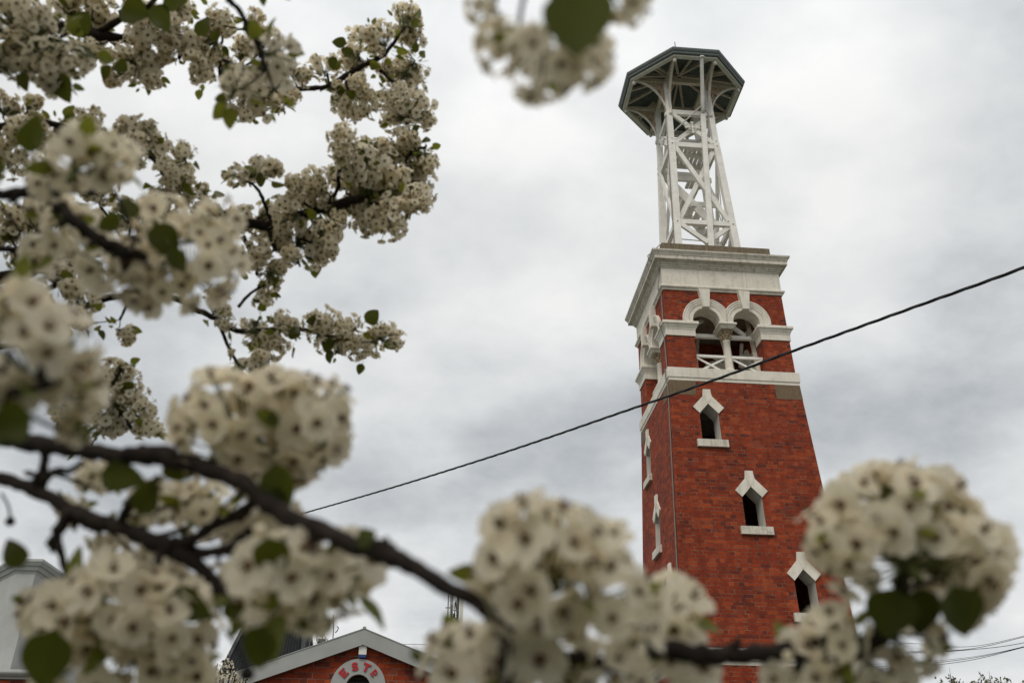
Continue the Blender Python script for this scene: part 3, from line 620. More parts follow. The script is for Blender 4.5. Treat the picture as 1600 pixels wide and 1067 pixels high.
# ------------------------------------------------------------------ communications mast
ms0 = pix(703, 1010, 55); mst = empty('communications_mast', (ms0.x, ms0.y, 0))
tag(mst, 'distant grey phone mast with antenna panels between branch and blossom cluster', 'mast')
O_ = Vector((ms0.x, ms0.y, 0)); MP = lambda x, y: pix(x, y, 55) - O_
def vpost(name, x, y0, y1, r, m, rr=8, base=False):
    q = MB(); a_, b_ = MP(x, y0), MP(x, y1)
    q.tube([(b_.x, b_.y, 0 if base else b_.z), (b_.x, b_.y, a_.z)], r, rr); return q.build(name, m, mst)
vpost('pole', 703, 914, 1010, .10, M['steel'], 12, True); vpost('pole', 698, 916, 1000, .045, M['steel']); vpost('pole', 713.5, 911, 1005, .075, M['dark_steel'])
pn = MB(); a_, b_ = MP(719.8, 914), MP(719.8, 984); pn.box(b_.x - .11, b_.x + .11, b_.y - .08, b_.y + .08, b_.z, a_.z); pn.build('antenna_panel', M['antenna_white'], mst)
for y0, y1 in ((941, 953), (957, 968)):
    pn = MB(); a_, b_ = MP(709.3, y0), MP(709.3, y1); pn.box(b_.x - .075, b_.x + .075, b_.y - .07, b_.y + .07, b_.z, a_.z); pn.build('radio_unit', M['antenna_white'], mst)
pn = MB(); a_, b_ = MP(698, 974), MP(698, 981); pn.box(b_.x - .07, b_.x + .07, b_.y - .08, b_.y + .08, b_.z, a_.z); pn.build('radio_unit', M['steel'], mst)
q = MB()
for x0, x1, y in ((696, 706, 949), (697, 706, 988), (695, 707, 993), (709, 716, 953), (712, 722, 983), (708, 722, 995)): q.bar(MP(x0, y), MP(x1, y), .06, .06)
q.build('crossbar', M['steel'], mst)
q = MB(); random.seed(5)
for i in range(10):
    x = random.uniform(706, 715); pts = [MP(x, random.uniform(935, 975))]
    for j in range(3): x += random.uniform(-2.5, 2.5); pts.append(MP(max(704, min(717, x)), 975 + j * 9 + random.uniform(-4, 4)))
    q.tube(pts, .034, 5)
q.build('cable_loop', M['black'], mst)

# ------------------------------------------------------------------ overhead cables
def catmull(pts, n):
    out_ = []
    for i in range(len(pts) - 1):
        p0, p1, p2, p3 = pts[max(i - 1, 0)], pts[i], pts[i + 1], pts[min(i + 2, len(pts) - 1)]
        for j in range(n):
            t = j / n; out_.append(0.5 * ((2 * p1) + (p2 - p0) * t + (2 * p0 - 5 * p1 + 4 * p2 - p3) * t * t + (3 * p1 - p0 - 3 * p2 + p3) * t ** 3))
    return out_ + [pts[-1]]
cb_pts = [(1760, 352), (1600, 418), (1420, 483), (1240, 548), (1115, 594), (980, 641), (750, 719), (515, 790), (250, 862), (0, 921), (-260, 975)]
def inv(x): return 1 / (1 / 6.0 + (1 / 12.5 - 1 / 6.0) * (1600 - x) / 1085)
ctr = catmull([pix(x, y, inv(x)) for x, y in cb_pts], 40)
ctr = [ctr[0] + (ctr[0] - ctr[4]).normalized() * (.12 * i) for i in range(100, 0, -1)] + ctr + [ctr[-1] + (ctr[-1] - ctr[-5]).normalized() * (.12 * i) for i in range(1, 160)]
q = MB()
for s in range(3):
    pth = []; dist = 0
    for i, p in enumerate(ctr):
        if i: dist += (p - ctr[i - 1]).length
        d = (ctr[min(i + 1, len(ctr) - 1)] - ctr[max(i - 1, 0)]).normalized(); a = d.cross(Vector((0, 0, 1))).normalized(); b = a.cross(d)
        th = dist * 2 * math.pi / .55 + s * 2.094; pth.append(p + (a * math.cos(th) + b * math.sin(th)) * .0060)
    q.tube(pth, .0066, 7)
tag(q.build('overhead_cable', M['black']), 'thick black twisted cable crossing in front of the brick tower', 'cable')
for y0, ym, y1, d, r, lab in ((1004, 1012, 993, 40, .010, 'highest thin wire at the lower right, above its near neighbour'), (1018, 1016, 994.5, 40, .012, 'thin wire just beneath the highest wire at the lower right'), (1020, 1017, 1003.5, 40, .013, 'single middle thin wire with clear gaps above and below at lower right'),
                         (1035, 1029, 1009.5, 40, .008, 'faintest upper wire of the lowest bundle at the lower right'), (1038.5, 1031, 1010, 40, .012, 'middle wire of the lowest bundle at the lower right'), (1042.5, 1034, 1010.5, 40, .012, 'lowest thin wire of all at the lower right')):
    q = MB(); wp = [pix(x, y, d) for x, y in ((1180, y0 + 8), (1300, y0 + 4.5), (1410, y0), (1510, ym - 2), (1600, y1), (1720, y1 - 33))]; q.tube(catmull([wp[0] + (wp[0] - wp[1]) * 6 + Vector((0, 0, .8))] + wp + [wp[-1] + (wp[-1] - wp[-2]) * 8 + Vector((0, 0, 2.0))], 8), r, 5)
    tag(q.build('overhead_wire', M['black']), lab, 'wire', 'thin wires at the lower right')

# ------------------------------------------------------------------ blossom and leaf meshes
def leaf_mb(seed, L0=.055, W0=.046, mb=None, xf=None):
    rnd = random.Random(seed); mb = mb or MB(); ny = 8; vs = []; fold = rnd.uniform(.1, .45); bend = rnd.uniform(-.5, .6); pet = rnd.uniform(.012, .025); wav = rnd.uniform(.0, .12); ph = rnd.uniform(0, 6)
    for i in range(ny + 1):
        t = i / ny; wdt = (math.sin(math.pi * min(1, t ** .72)) ** .75 if 0 < t < 1 else 0) * W0 / 2 * (1 - .12 * t) + .0004
        for s in (-1, -.5, 0, .5, 1):
            x = s * wdt; y = pet + t * L0; z = fold * abs(x) + bend * L0 * (t * t) * .5 + wav * L0 * .25 * math.sin(t * 9 + ph) * abs(s)
            vs.append(Vector((x, y, z)))
    pv = [Vector((0, 0, 0)), Vector((0, pet * .5, -.001)), Vector((0, pet, 0))]
    if xf: vs = [xf @ v for v in vs]; pv = [xf @ v for v in pv]
    mb.add(vs, [(i * 5 + j, i * 5 + j + 1, i * 5 + j + 6, i * 5 + j + 5) for i in range(ny) for j in range(4)], 0, True)
    mb.tube(pv, .0009, 5, 1); return mb
def flower(mb, pos, nrm, rnd, size=1.0, full=True):
    q = nrm.to_track_quat('Z', 'Y').to_matrix() @ Matrix.Rotation(rnd.uniform(0, 6.28), 3, 'Z'); cup = rnd.choice((rnd.uniform(-.2, .15), rnd.uniform(-.1, .3), rnd.uniform(.1, .6)))
    for k in range(5):
        a = k * 1.2566 + rnd.uniform(-.10, .10); ln = .0128 * size * rnd.uniform(.84, 1.08); wd = .0061 * size * rnd.uniform(.9, 1.08); tw = rnd.uniform(-.3, .3)
        vs = []; rows = ((.10, .28), (.32, .70), (.58, 1.0), (.80, .98), (.94, .74), (1.0, .36))
        for t, wf in rows:
            for s in (-1, 0, 1):
                r = ln * (t - (.04 if (t == 1.0 and s == 0) else 0)); y = s * wd * wf
                z = cup * .007 * size * t * t + (.0010 if s else 0) * size * t + tw * y * t
                vs.append(pos + q @ Vector((r * math.cos(a) - y * math.sin(a), r * math.sin(a) + y * math.cos(a), z)))
        mb.add(vs, [(i * 3 + j, i * 3 + j + 1, i * 3 + j + 4, i * 3 + j + 3) for i in range(5) for j in range(2)], 0, True)
    c = pos + q @ Vector((0, 0, .0010 * size)); n = 8
    vs = [c + q @ Vector((.0025 * size * math.cos(6.283 * i / n), .0025 * size * math.sin(6.283 * i / n), 0)) for i in range(n)] + [c + q @ Vector((0, 0, .0018 * size))]
    mb.add(vs, [(i, (i + 1) % n, n) for i in range(n)], 1, True)
    for k in range(15 if full else 6):
        a = k * 2.39996 + rnd.uniform(-.4, .4); r = rnd.uniform(.0010, .0034) * size; z = rnd.uniform(.0030, .0060) * size
        tip = pos + q @ Vector((r * math.cos(a), r * math.sin(a), z)); b0 = pos + q @ Vector((.001 * math.cos(a), .001 * math.sin(a), .001)); sd = q @ Vector((-math.sin(a), math.cos(a), 0)) * .00016
        mb.add([b0 - sd, b0 + sd, tip], [(0, 1, 2)], 3)
        h = .00080 * size; ax = [q @ Vector(v) * h for v in ((1, 0, 0), (0, 1, 0), (-1, 0, 0), (0, -1, 0), (0, 0, 1), (0, 0, -1))]
        mb.add([tip + v for v in ax], [(0, 1, 4), (1, 2, 4), (2, 3, 4), (3, 0, 4), (1, 0, 5), (2, 1, 5), (3, 2, 5), (0, 3, 5)], 2)
def cluster_mesh(seed, nfl, r, polar=140, gap=.12, lumps=1, jit=.12, fs=1.0):
    rnd = random.Random(seed); mb = MB(); root = Vector((0, 0, -r * .6)); cmax = math.cos(R(polar))
    sub = [Vector((0, 0, 0))] if lumps == 1 else [Vector((rnd.uniform(-.6, .6), rnd.uniform(-.6, .6), rnd.uniform(-.25, .35))) * r for _ in range(lumps)]
    for li, sc_ in enumerate(sub):
        rr = r if lumps == 1 else r * rnd.uniform(.5, .72); nf = nfl if lumps == 1 else int(nfl / lumps * 1.15)
        sq = Vector((rnd.uniform(.85, 1.1), rnd.uniform(.85, 1.1), rnd.uniform(.8, 1.1)))
        for i in range(nf):
            if rnd.random() < gap: continue
            cz = 1 - (1 - cmax) * (i + .5) / nf; sz = math.sqrt(max(0, 1 - cz * cz)); ph = i * 2.39996 + rnd.uniform(-.35, .35) + li
            d = Vector((sz * math.cos(ph), sz * math.sin(ph), cz + rnd.uniform(-.1, .1))).normalized()
            p = sc_ + Vector((d.x * sq.x, d.y * sq.y, d.z * sq.z)) * rr * rnd.uniform(1 - jit * 1.6, 1 + jit * .6)
            nr = (d + Vector((rnd.gauss(0, .26), rnd.gauss(0, .26), rnd.gauss(0, .26)))).normalized()
            mid = (root + p) / 2 + d * .004
            u_ = rnd.random()
            if u_ < .07: mb.lathe([(.0002, -.004), (.0028, -.002), (.0036, .001), (.0022, .004), (.0002, .005)], p, 7, 0)
            else: flower(mb, p, nr, rnd, fs * rnd.uniform(.82, 1.12))
            mb.tube([root, mid, p - nr * .0015, p], [.0008, .0007, .0008, .0017], 4, 3, False)
        if lumps > 1: mb.tube([root, sc_ * .5 + root * .5, sc_ * .6], .0012, 5, 3)
    for i in range(rnd.choice((2, 3, 4))):
        dv = Vector((rnd.gauss(0, 1), rnd.gauss(0, 1), rnd.uniform(-.6, .6))).normalized(); nz = (Vector((rnd.gauss(0, .5), rnd.gauss(0, .5), 1))); nz = (nz - dv * nz.dot(dv)).normalized(); xx = dv.cross(nz)
        k_ = rnd.uniform(.22, .42); o_ = root * .4; rm_ = Matrix(((xx.x, dv.x, nz.x), (xx.y, dv.y, nz.y), (xx.z, dv.z, nz.z))) * k_
        t_ = MB(); leaf_mb(seed * 7 + i, .055, .03, t_); b_ = len(mb.v)
        mb.v += [tuple(o_ + dv * r * .45 + rm_ @ Vector(v)) for v in t_.v]; mb.f += [tuple(q_ + b_ for q_ in f) for f in t_.f]; mb.m += [4 if m_ == 0 else 3 for m_ in t_.m]; mb.sm += t_.sm
    mb.tube([root - Vector((0, 0, .012)), root], [.0022, .0028], 6, 3)
    return mb
CM = [M['petal'], M['heart'], M['anther'], M['stalk'], M['leaf_young']]
SPEC = [(.040, 46, 140, .10, 1, .12, 1), (.040, 44, 150, .16, 1, .14, 1), (.040, 48, 135, .06, 1, .12, 1), (.040, 50, 140, .10, 2, .2, .92), (.040, 50, 140, .08, 3, .2, .92), (.040, 32, 150, .14, 1, .16, 1),
        (.030, 28, 140, .06, 1, .13, 1), (.030, 28, 150, .08, 1, .15, 1), (.030, 22, 150, .10, 1, .18, 1), (.021, 14, 130, .04, 1, .15, 1), (.021, 13, 150, .05, 1, .15, 1), (.013, 6, 120, 0, 1, .2, 1), (.034, 22, 160, .1, 1, .2, 1),
        (.040, 50, 150, .10, 2, .34, .86), (.040, 46, 155, .12, 3, .34, .86), (.040, 54, 145, .10, 1, .34, .86), (.040, 48, 150, .15, 4, .3, .86), (.030, 30, 150, .08, 2, .32, .86), (.030, 28, 150, .1, 1, .34, .86), (.040, 36, 155, .15, 2, .36, .86)]
CLB = [cluster_mesh(11 + i, *q_[1:2], q_[0], *q_[2:]) for i, q_ in enumerate(SPEC)]
CLM = [b.mesh('blossom_cluster', CM, fix=False) for b in CLB]
def pick(rad, rnd, sparse=False, near=True):
    if not near:
        if rad > .034: return rnd.choice((13, 14, 15, 16, 19, 4, 13))
        return rnd.choice((17, 18, 17, 8)) if rad > .022 else rnd.choice((9, 10, 17))
    if sparse: return rnd.choice((5, 12, 8)) if rad > .026 else 10
    if rad > .034: return rnd.choice((0, 1, 2, 3, 4, 0, 2))
    if rad > .0255: return rnd.choice((6, 7, 6, 8))
    return rnd.choice((9, 10)) if rad > .0165 else 11
LM = [M['leaf'], M['stalk']]
LFB = [leaf_mb(30 + i, .052 + .006 * (i % 3), .040 + .005 * (i % 4)) for i in range(6)]
LFB += [leaf_mb(50 + i, .045, .034) for i in range(5)]
LFM = [b.mesh('leaf', LM if i < 6 else [M['leaf_young'], M['stalk']], fix=False) for i, b in enumerate(LFB)]

# ------------------------------------------------------------------ the near flowering pear tree
TB = Vector((-2.15, 1.05, 0)); pear = empty('flowering_pear_tree', TB)
tag(pear, 'blurred white flowering pear tree whose near branches frame the left and bottom', 'tree')
tk = MB(); tp = [TB * 0 + Vector((0, 0, z)) + Vector((.06 * math.sin(z * 1.3), .05 * math.cos(z), 0)) for z in (0, .15, .5, 1.0, 1.5, 2.0, 2.6, 3.3, 4.2, 5.2)]
tk.tube(catmull(tp, 6), [.19 - .16 * i / 54 + (.08 * (1 - i / 5) if i < 5 else 0) for i in range(55)], 16); trunk = tk.build('trunk', M['bark'], pear)
# branches: (points (px, py, depth, radius px), twigs [(points)]), start joins the trunk at height
def bp(*a): return a
BR = {
 'main': (1.5, [(-260, 640, .80, 16), (-60, 672, .66, 14.5), (0, 683, .63, 14), (70, 694, .60, 13.5), (140, 706, .58, 13), (200, 712, .565, 14), (245, 711, .555, 17), (300, 726, .54, 14), (370, 752, .52, 13.5), (430, 795, .50, 15), (500, 828, .475, 14.5), (560, 853, .455, 15), (598, 862, .445, 19), (640, 884, .435, 13.5), (720, 929, .415, 12), (790, 968, .42, 13.5), (830, 1002, .43, 11), (900, 1030, .445, 12), (960, 1034, .46, 11), (1030, 1014, .47, 12), (1095, 1024, .48, 17), (1140, 1022, .485, 14), (1220, 1018, .49, 15), (1290, 1010, .49, 15), (1340, 1012, .49, 16), (1382, 984, .49, 15), (1402, 940, .49, 15), (1410, 885, .49, 12)],
   [[(790, 968, .42, 12), (794, 1005, .42, 12), (790, 1045, .42, 11), (796, 1090, .42, 10)], [(1310, 1012, .49, 13), (1318, 1050, .485, 13), (1316, 1090, .48, 11)], [(490, 826, .475, 9), (486, 860, .47, 8), (494, 890, .47, 7), (498, 915, .47, 8)], [(596, 862, .445, 12), (602, 848, .443, 8), (604, 838, .443, 3)], [(66, 696, .60, 7), (70, 725, .60, 7), (58, 752, .60, 9)], [(1030, 1014, .47, 12), (1000, 1012, .465, 10)], [(940, 1036, .455, 10), (985, 1050, .455, 8)]]),
 'lower': (1.45, [(-240, 690, .82, 13), (-60, 734, .66, 11), (0, 748, .63, 10.5), (60, 768, .60, 10.5), (120, 800, .585, 11), (180, 822, .57, 11), (235, 843, .56, 13), (272, 857, .555, 17), (300, 878, .55, 12), (335, 910, .545, 11), (352, 935, .54, 8)],
   [[(272, 857, .555, 12), (310, 836, .55, 9), (345, 815, .545, 9), (375, 800, .54, 10), (400, 780, .53, 7)], [(290, 860, .555, 10), (330, 862, .55, 8), (362, 853, .545, 8), (390, 828, .54, 7)], [(265, 858, .555, 12), (245, 890, .55, 10), (232, 915, .545, 8)], [(185, 824, .57, 9), (205, 785, .56, 8), (225, 765, .555, 8), (248, 745, .55, 5)], [(108, 800, .585, 10), (88, 835, .58, 9), (80, 855, .58, 10)], [(86, 838, .58, 8), (97, 868, .575, 6), (104, 905, .57, 5)], [(118, 810, .585, 8), (150, 824, .58, 7), (172, 818, .575, 5)], [(60, 762, .60, 8), (82, 738, .595, 6), (110, 735, .59, 5), (128, 722, .585, 4)]]),
 'upper_near': (1.75, [(-260, 330, 1.0, 9), (-60, 306, .75, 8), (0, 304, .70, 8), (45, 300, .68, 9), (80, 310, .67, 10), (112, 342, .665, 9), (150, 372, .66, 9), (185, 390, .655, 11), (215, 398, .65, 8), (240, 410, .65, 5)], [[(70, 300, .675, 9), (110, 294, .67, 9), (150, 302, .665, 6)], [(190, 392, .655, 9), (200, 420, .65, 6)]]),
 'low_left': (1.55, [(-300, 560, .70, 9), (-80, 600, .45, 10), (-10, 612, .41, 9), (40, 610, .40, 8), (80, 600, .40, 6)], []),
 'thin_grey': (2.0, [(-240, 400, 1.5, 5), (-40, 390, 1.2, 4.5), (20, 389, 1.18, 4.5), (70, 389, 1.17, 4.5), (122, 391, 1.16, 4)], []),
 'limb': (2.1, [(-300, 470, 2.0, 12), (-40, 440, 1.9, 10.5), (45, 424, 1.88, 10), (105, 408, 1.87, 9), (180, 385, 1.9, 9), (250, 366, 1.93, 8), (300, 345, 1.95, 8), (345, 345, 1.98, 7), (395, 350, 2.0, 7), (420, 352, 2.0, 8.5), (455, 338, 2.0, 6), (500, 328, 2.0, 7), (540, 316, 2.0, 8), (570, 310, 2.02, 6), (600, 300, 2.05, 4)],
   [[(424, 346, 2.0, 3.5), (412, 315, 1.98, 3), (402, 295, 1.97, 2.5), (388, 284, 1.96, 2)], [(500, 328, 2.0, 4), (527, 298, 1.99, 3), (530, 268, 1.98, 3), (552, 262, 1.98, 2.5), (558, 235, 1.97, 2)], [(418, 355, 2.0, 3), (424, 375, 1.98, 2.5), (430, 392, 1.97, 2)], [(462, 395, 1.97, 2), (468, 374, 1.98, 2.5), (486, 379, 1.97, 2)], [(300, 345, 1.95, 5), (285, 362, 1.93, 5), (310, 335, 1.94, 4)], [(20, 412, 1.88, 5), (45, 380, 1.87, 5), (62, 360, 1.86, 4)], [(380, 370, 1.99, 4), (398, 405, 1.97, 3), (402, 430, 1.95, 2.5)], [(560, 310, 2.02, 4), (595, 320, 2.02, 3), (615, 312, 2.02, 2)], [(600, 300, 2.05, 3), (625, 275, 2.08, 3), (640, 240, 2.1, 3), (666, 230, 2.1, 2)]]),
 'top_limb': (2.6, [(-300, 90, 2.1, 11), (-60, 60, 1.95, 9), (30, 50, 1.92, 9), (85, 44, 1.9, 10), (120, 48, 1.9, 8.5), (170, 58, 1.9, 7.5), (220, 64, 1.92, 7), (265, 65, 1.93, 7), (300, 73, 1.95, 7), (335, 90, 1.98, 5.5), (372, 108, 2.0, 5), (400, 128, 2.05, 4), (460, 138, 2.1, 4), (490, 138, 2.12, 4), (515, 134, 2.13, 4), (545, 116, 2.15, 4.5), (575, 99, 2.15, 4), (600, 86, 2.16, 3.5), (622, 58, 2.17, 2.5)],
   [[(150, 54, 1.9, 5), (190, 30, 1.88, 5), (230, 12, 1.85, 4), (255, -20, 1.83, 3)], [(275, 66, 1.93, 4), (292, 60, 1.92, 3.5), (312, 42, 1.9, 3)], [(275, 62, 1.93, 3), (274, 40, 1.92, 2.5), (273, 22, 1.92, 2.5)], [(170, 60, 1.9, 4), (196, 84, 1.9, 3.5), (225, 98, 1.9, 3)], [(285, 70, 1.94, 4), (280, 92, 1.94, 3)], [(85, 46, 1.9, 6), (60, 10, 1.86, 5), (40, -30, 1.84, 4)], [(540, 118, 2.15, 3), (543, 140, 2.14, 2.5), (560, 152, 2.13, 2.5)], [(588, 92, 2.15, 2.5), (584, 70, 2.14, 2)], [(515, 134, 2.13, 2), (511, 114, 2.12, 1.8)], [(595, 110, 2.16, 3), (622, 140, 2.17, 3), (635, 165, 2.18, 3), (637, 195, 2.18, 3.5), (635, 220, 2.15, 3)]]),
 'near_whip': (3.0, [(250, -220, 1.1, 5), (345, -25, 1.0, 4), (372, 15, 1.0, 4.2), (394, 52, 1.0, 4.2), (408, 85, 1.0, 4), (414, 112, 1.0, 4)], []),
 'outer_spray': (2.0, [(40, 520, 1.9, 6), (150, 470, 1.88, 5), (250, 462, 1.88, 4.5), (310, 485, 1.9, 4.5), (340, 500, 1.9, 4.5), (365, 515, 1.9, 4.5), (400, 517, 1.9, 4), (450, 513, 1.92, 4), (492, 518, 1.93, 3.5), (530, 531, 1.94, 2.5), (570, 535, 1.95, 2)],
   [[(340, 502, 1.9, 3), (356, 540, 1.89, 2.6), (370, 566, 1.89, 2.6), (380, 578, 1.89, 2.4)], [(372, 480, 1.9, 2.5), (392, 458, 1.9, 2.5), (415, 445, 1.9, 2)], [(395, 468, 1.9, 2), (405, 472, 1.9, 1.8)], [(430, 515, 1.91, 2), (435, 500, 1.91, 1.6)], [(200, 462, 1.88, 3), (197, 478, 1.87, 2.4), (187, 500, 1.86, 2)]]),
 'back_spray': (1.9, [(-120, 560, 2.0, 5), (30, 540, 1.9, 4), (100, 560, 1.85, 4), (150, 600, 1.82, 4), (185, 640, 1.82, 3.5), (205, 670, 1.82, 2.5)], [[(165, 615, 1.82, 3), (182, 590, 1.82, 2.5), (190, 575, 1.82, 2)], [(185, 640, 1.82, 2.5), (215, 650, 1.81, 2)]]),
 'left_mid': (2.3, [(-260, 250, 1.9, 8), (-60, 215, 1.75, 6), (40, 190, 1.75, 5), (110, 200, 1.76, 5), (180, 215, 1.78, 4.5), (230, 235, 1.8, 4), (262, 285, 1.8, 3.5)], [[(200, 222, 1.78, 3), (250, 255, 1.78, 3), (275, 255, 1.78, 2.5)], [(120, 202, 1.76, 3), (138, 190, 1.76, 2.5)]]),
 'left_low': (2.0, [(-200, 500, 1.9, 6), (-20, 470, 1.75, 5), (60, 458, 1.74, 4), (100, 440, 1.74, 4), (120, 470, 1.74, 3), (128, 500, 1.74, 2.5)], []),
 'top_near': (2.4, [(300, -700, .9, 10), (600, -380, .6, 8), (780, -160, .45, 8), (850, -60, .40, 7), (880, -25, .39, 6)], []),
 'far_left_top': (2.5, [(-240, 160, 1.5, 8), (-60, 120, 1.35, 7), (10, 100, 1.3, 7), (55, 75, 1.3, 6), (90, 60, 1.3, 5)], []),
}
BO = {}; BS = {}; BMB = {}
def bpath(pts, start=None):
    P_ = [pix(x, y, d) for x, y, d, r in pts]; r_ = [r / F * d for x, y, d, r in pts]
    if start is not None: P_ = [start, (start + P_[0]) / 2 + Vector((0, 0, .05))] + P_; r_ = [max(r_[0] * 2.2, .02), r_[0] * 1.6] + r_
    return P_, r_
def add_branch(mb, P_, r_, n, rnd, knob=.10):
    path = catmull(P_, n); rad = []
    for i in range(len(path)):
        s = i / n; k = min(int(s), len(r_) - 2); rad.append((r_[k] + (r_[k + 1] - r_[k]) * (s - k)) * (1 + knob * math.sin(i * 2.1 + rnd.random()) * rnd.random() + .06 * rnd.uniform(-1, 1)))
    path = [p + Vector((rnd.uniform(-1, 1), rnd.uniform(-1, 1), rnd.uniform(-1, 1))) * rad[i] * .22 for i, p in enumerate(path)]
    mb.tube([p - TB for p in path], rad, 10, 0); return path, rad
rb = random.Random(21)
for nm, (zt, pts, twigs) in BR.items():
    mb = MB(); P_, r_ = bpath(pts, TB + Vector((0, 0, zt))); path, rad = add_branch(mb, P_, r_, 6, rb); S = list(zip(path, rad))[18:]
    for tw in twigs:
        P_, r_ = bpath(tw); pth, rd_ = add_branch(mb, P_, r_, 5, rb, .18); S += list(zip(pth, rd_))
    for p, r in rb.sample(S, min(len(S), 10)):       # spur buds
        d = Vector((rb.gauss(0, 1), rb.gauss(0, 1), rb.gauss(0, 1))).normalized(); ln = rb.uniform(.004, .012)
        mb.tube([p - TB, p + d * (r + ln * .6) - TB, p + d * (r + ln) - TB], [r * .5, .0022, .0008], 6)
    BMB[nm] = mb; BS[nm] = S
# blossom clusters: (px, py, radius px, depth, dome direction or None)
NEAR = [(845, 884, 106, .42, (-.1, -.8, .5)), (905, 860, 62, .45, (.3, -.5, .8)), (945, 930, 88, .42, (.4, -.9, 0)), (778, 895, 50, .44, (-.7, -.5, .3)), (1038, 958, 64, .50, (.5, -.6, .5)), (1052, 1042, 60, .49, (.3, -.6, -.3)),
 (740, 1035, 70, .46, (-.6, -.6, .1)), (850, 1040, 74, .43, (0, -.8, -.5)), (950, 1055, 62, .45, (.2, -.7, -.6)),
 (1390, 835, 112, .50, (-.1, .5, .85)), (1440, 800, 70, .51, (.2, .3, .9)), (1345, 800, 62, .52, (-.3, .3, .9)), (1495, 865, 72, .49, (.9, .1, .3)), (1312, 838, 56, .49, (-.8, .2, .4)), (1505, 925, 46, .49, (.7, .2, -.4)), (1302, 1000, 54, .49, (-.3, -.4, .6)), (1420, 1005, 52, .50, (.7, .3, -.3)), (1250, 1045, 52, .49, (-.6, -.4, -.4)), (1375, 1058, 55, .50, (.3, -.3, -.8)),
 (32, 556, 96, .42, (-.1, -.9, .4)), (112, 600, 44, .43, (.9, -.4, .1)), (15, 478, 50, .42, (-.2, -.5, .8)), (10, 632, 38, .44, (-.4, -.7, -.3)), (118, 672, 24, .44, (0, -1, 0)),
 (474, 662, 78, .56, (.6, -.5, .4)), (356, 662, 78, .56, (-.4, -.5, .7)), (425, 632, 56, .57, (.1, -.7, .6)), (455, 720, 48, .56, (.3, -.9, -.1)),
 (530, 890, 68, .48, (.8, -.4, .3)), (440, 895, 76, .47, (-.2, -1, 0)), (492, 930, 56, .48, (.2, -.8, -.5)), (392, 942, 40, .50, (-.5, -.6, -.5)),
 (190, 945, 84, .52, (.1, -1, .2)), (110, 965, 64, .53, (-.3, -.9, 0)), (272, 975, 70, .52, (.5, -.8, -.3)), (200, 1045, 66, .52, (0, -.8, -.6)), (110, 1045, 56, .53, (-.3, -.7, -.6)), (285, 1050, 40, .54, (.4, -.7, -.6)), (76, 950, 44, .56, (-.9, .2, -.2)),
 (235, 790, 42, .63, (.2, -.3, .9)), (150, 742, 32, .64, (.2, .3, .9)), (318, 800, 44, .62, (.5, .2, .8)), (165, 838, 26, .62, None), (385, 745, 34, .6, None), (215, 868, 28, .60, None),
 (300, 762, 30, .63, (0, -.3, .9)), (385, 838, 36, .57, (.2, -.8, .3)), (262, 908, 42, .57, (.1, -.9, .1)), (430, 818, 36, .55, (0, -.6, .7)), (110, 795, 24, .64, None), (345, 905, 30, .57, None),
 (305, 412, 76, .66, (.4, -.9, .0)), (232, 432, 56, .67, (-.1, -.9, -.2)), (170, 405, 48, .68, (-.3, -.8, .1)), (340, 352, 42, .68, (.6, -.4, .6)), (110, 362, 44, .70, None), (252, 345, 44, .69, (.1, -.5, .8)), (82, 330, 36, .72, None), (60, 400, 34, .75, None),
 (125, 250, 50, .60, (0, .2, 1)), (172, 248, 40, .60, (.6, .1, .8)), (80, 278, 36, .62, None),
 (850, 96, 58, .40, (-.1, .3, -1)), (785, 72, 44, .415, (-.8, .2, -.6)), (920, 92, 42, .40, (.5, .3, -.8)), (975, -2, 42, .42, (.9, .2, -.3)), (752, 15, 26, .44, (-.9, .1, .2)),
 (30, 60, 56, 1.3, None), (85, 95, 44, 1.28, None), (30, 110, 44, 1.3, None), (100, 130, 34, 1.28, None), (120, 95, 28, 1.3, None), (20, 20, 46, 1.35, None), (65, 40, 38, 1.32, None)]
